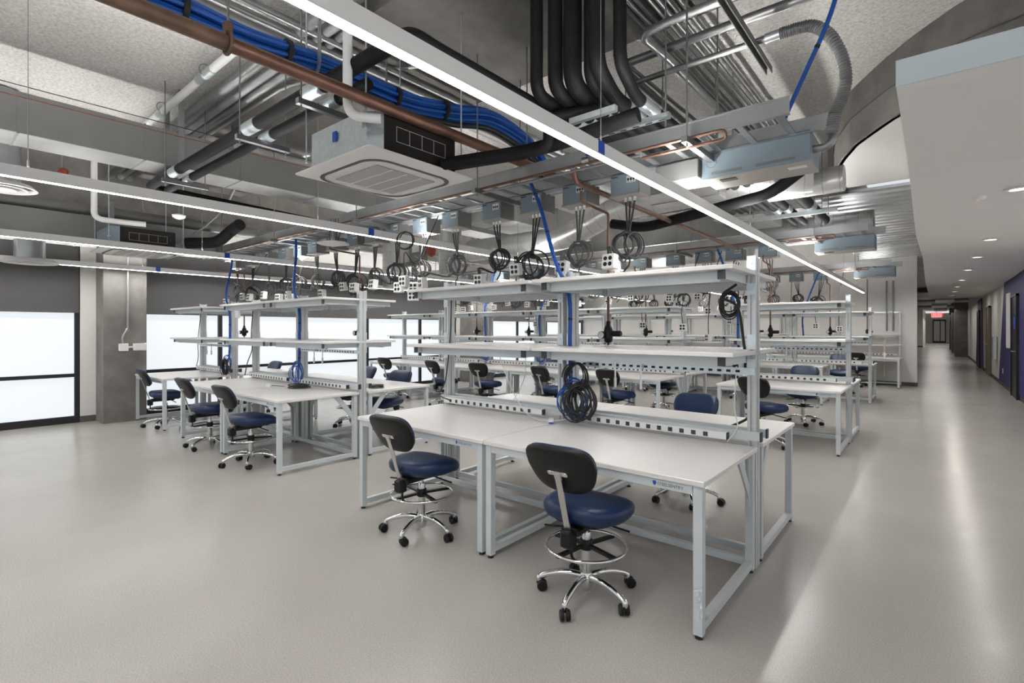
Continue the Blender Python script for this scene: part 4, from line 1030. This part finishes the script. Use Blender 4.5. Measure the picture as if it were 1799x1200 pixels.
pipe('short black insulated stub beside the cassette near the column', [(-8.35, 2.62, 2.74), (-8.1, 2.95, 2.76), (-8.0, 3.1, 2.95), (-7.7, 3.1, 3.0)], .08, 'ins', .12, 'insulated_branch')
lead('flexible grey conduit looping from the cassette near the column', [(-8.4, 2.6, 2.78), (-8.35, 2.9, 3.05), (-8.1, 3.05, 3.3), (-7.8, 3.1, 3.6)], .015, 'emt', 'flexible_conduit')
# survey strings under the plaster ceiling
lead('thin black wire strung below the plaster ceiling', [(-5.6, -1.0, 3.45), (-5.6, .2, 3.43), (-5.6, 1.8, 3.44), (-5.6, 3.2, 3.46)], .0035, 'tie', 'strung_wire')
lead('thin red-brown wire strung beside the black ceiling wire', [(-5.75, -1.0, 3.40), (-5.75, 1.0, 3.39), (-5.75, 3.2, 3.42)], .0035, 'red', 'strung_wire')
# ball valves on the tray copper line
t = thing('ball_valve', 'blue-handled ball valve on the nearest tray copper line', 'valve', (-2.02, 3.29, 2.76)); MB().cyl((-.03, 0, 0), (.03, 0, 0), .022).build('body', 'satin', t); MB().rbox(.0, .12, -.012, .012, .03, .05, .005).build('handle', 'blueg', t)
# far wall fixtures
t = thing('wall_conduit', 'pair of grey conduits dropping down the far white wall', 'conduit', (-.86, 16.93, 1.45))
for k in (0, .14): MB().cyl((-k, 0, 0), (-k, 0, 1.35), .02, 10).build('run', 'emt', t)
MB().box(-.4, .15, .012, .028, .48, .52).build('strut', 'zinc', t)
t = thing('wall_regulator', 'black regulator on a copper drop at the wall bench beside the corridor', 'air regulator', (-1.42, 16.85, 1.37))
MB().cyl((0, 0, .1), (0, 0, 1.5), .012).build('copper_drop', 'cop', t); MB().lathe([(.02, 0), (.04, .03), (.04, .09), (.02, .13)], (0, 0, 0), 14).build('body', 'blk', t); MB().lathe([(.025, .03), (.025, .13)], (0, 0, .06), 12, 'x').build('knob', 'blk', t)
t = thing('copper_strip', 'hanging copper strip in front of the far wall bench', 'copper strip', (-1.0, 16.2, .3)); MB().box(-.02, .02, -.003, .003, 0, .95).build('strip', 'copd', t); MB().box(-.021, .021, -.004, .004, .35, .6).build('tape_band', 'wcord', t)

# ------------------------------------------------------------------ lights, world, camera
def area(name, loc, sx, sy, power, col=(1, 1, 1), rot=(0, 0, 0), shape='RECTANGLE'):
    l = bpy.data.lights.new(name, 'AREA'); l.shape = shape; l.size = sx
    if shape == 'RECTANGLE': l.size_y = sy
    l.energy = power; l.color = col; o = bpy.data.objects.new(name, l); C.objects.link(o); o.location = loc; o.rotation_euler = rot; return o
for i, (x, y) in enumerate(DL): area('downlight_lamp', (x, y, zsof(x, y)-.03), .11, .11, 7, (1, .95, .88), shape='DISK')
for i, y in enumerate((31, 38, 45, 52)): area('corridor_fill', (.2, y, 2.6), 1.4, 4.5, 20, (1, .97, .93))  # added fill lights without fittings, brighten the far corridor
for i, y in enumerate((60, 68)): area('corridor_fill', (.2, y, 2.6), 1.4, 4.5, 32, (1, .97, .93))  # more added fill, stronger towards the end door, no fittings here either
w = bpy.data.worlds.new('room_ambient'); w.use_nodes = True; bpy.context.scene.world = w
bg = w.node_tree.nodes['Background']; bg.inputs['Color'].default_value = (.95, .97, 1, 1); bg.inputs['Strength'].default_value = .6

cam = bpy.data.cameras.new('camera'); co = bpy.data.objects.new('camera', cam); C.objects.link(co)
cam.sensor_width = 36; cam.lens = 36*890.5/1799; cam.shift_y = -(600-579.6)/1799; cam.clip_end = 200; cam.clip_start = .05
co.location = (0, 0, 1.48); co.rotation_euler = (PI/2, 0, R(39.842))
sc = bpy.context.scene; sc.camera = co
sc.view_settings.view_transform = 'Standard'; sc.view_settings.look = 'None'; sc.view_settings.gamma = 1; sc.view_settings.use_curve_mapping = False
sc.view_settings.exposure = .42
sc.cycles.max_bounces = 8; sc.cycles.diffuse_bounces = 5; sc.cycles.glossy_bounces = 4; sc.cycles.sample_clamp_indirect = 8
sc.cycles.use_denoising = True
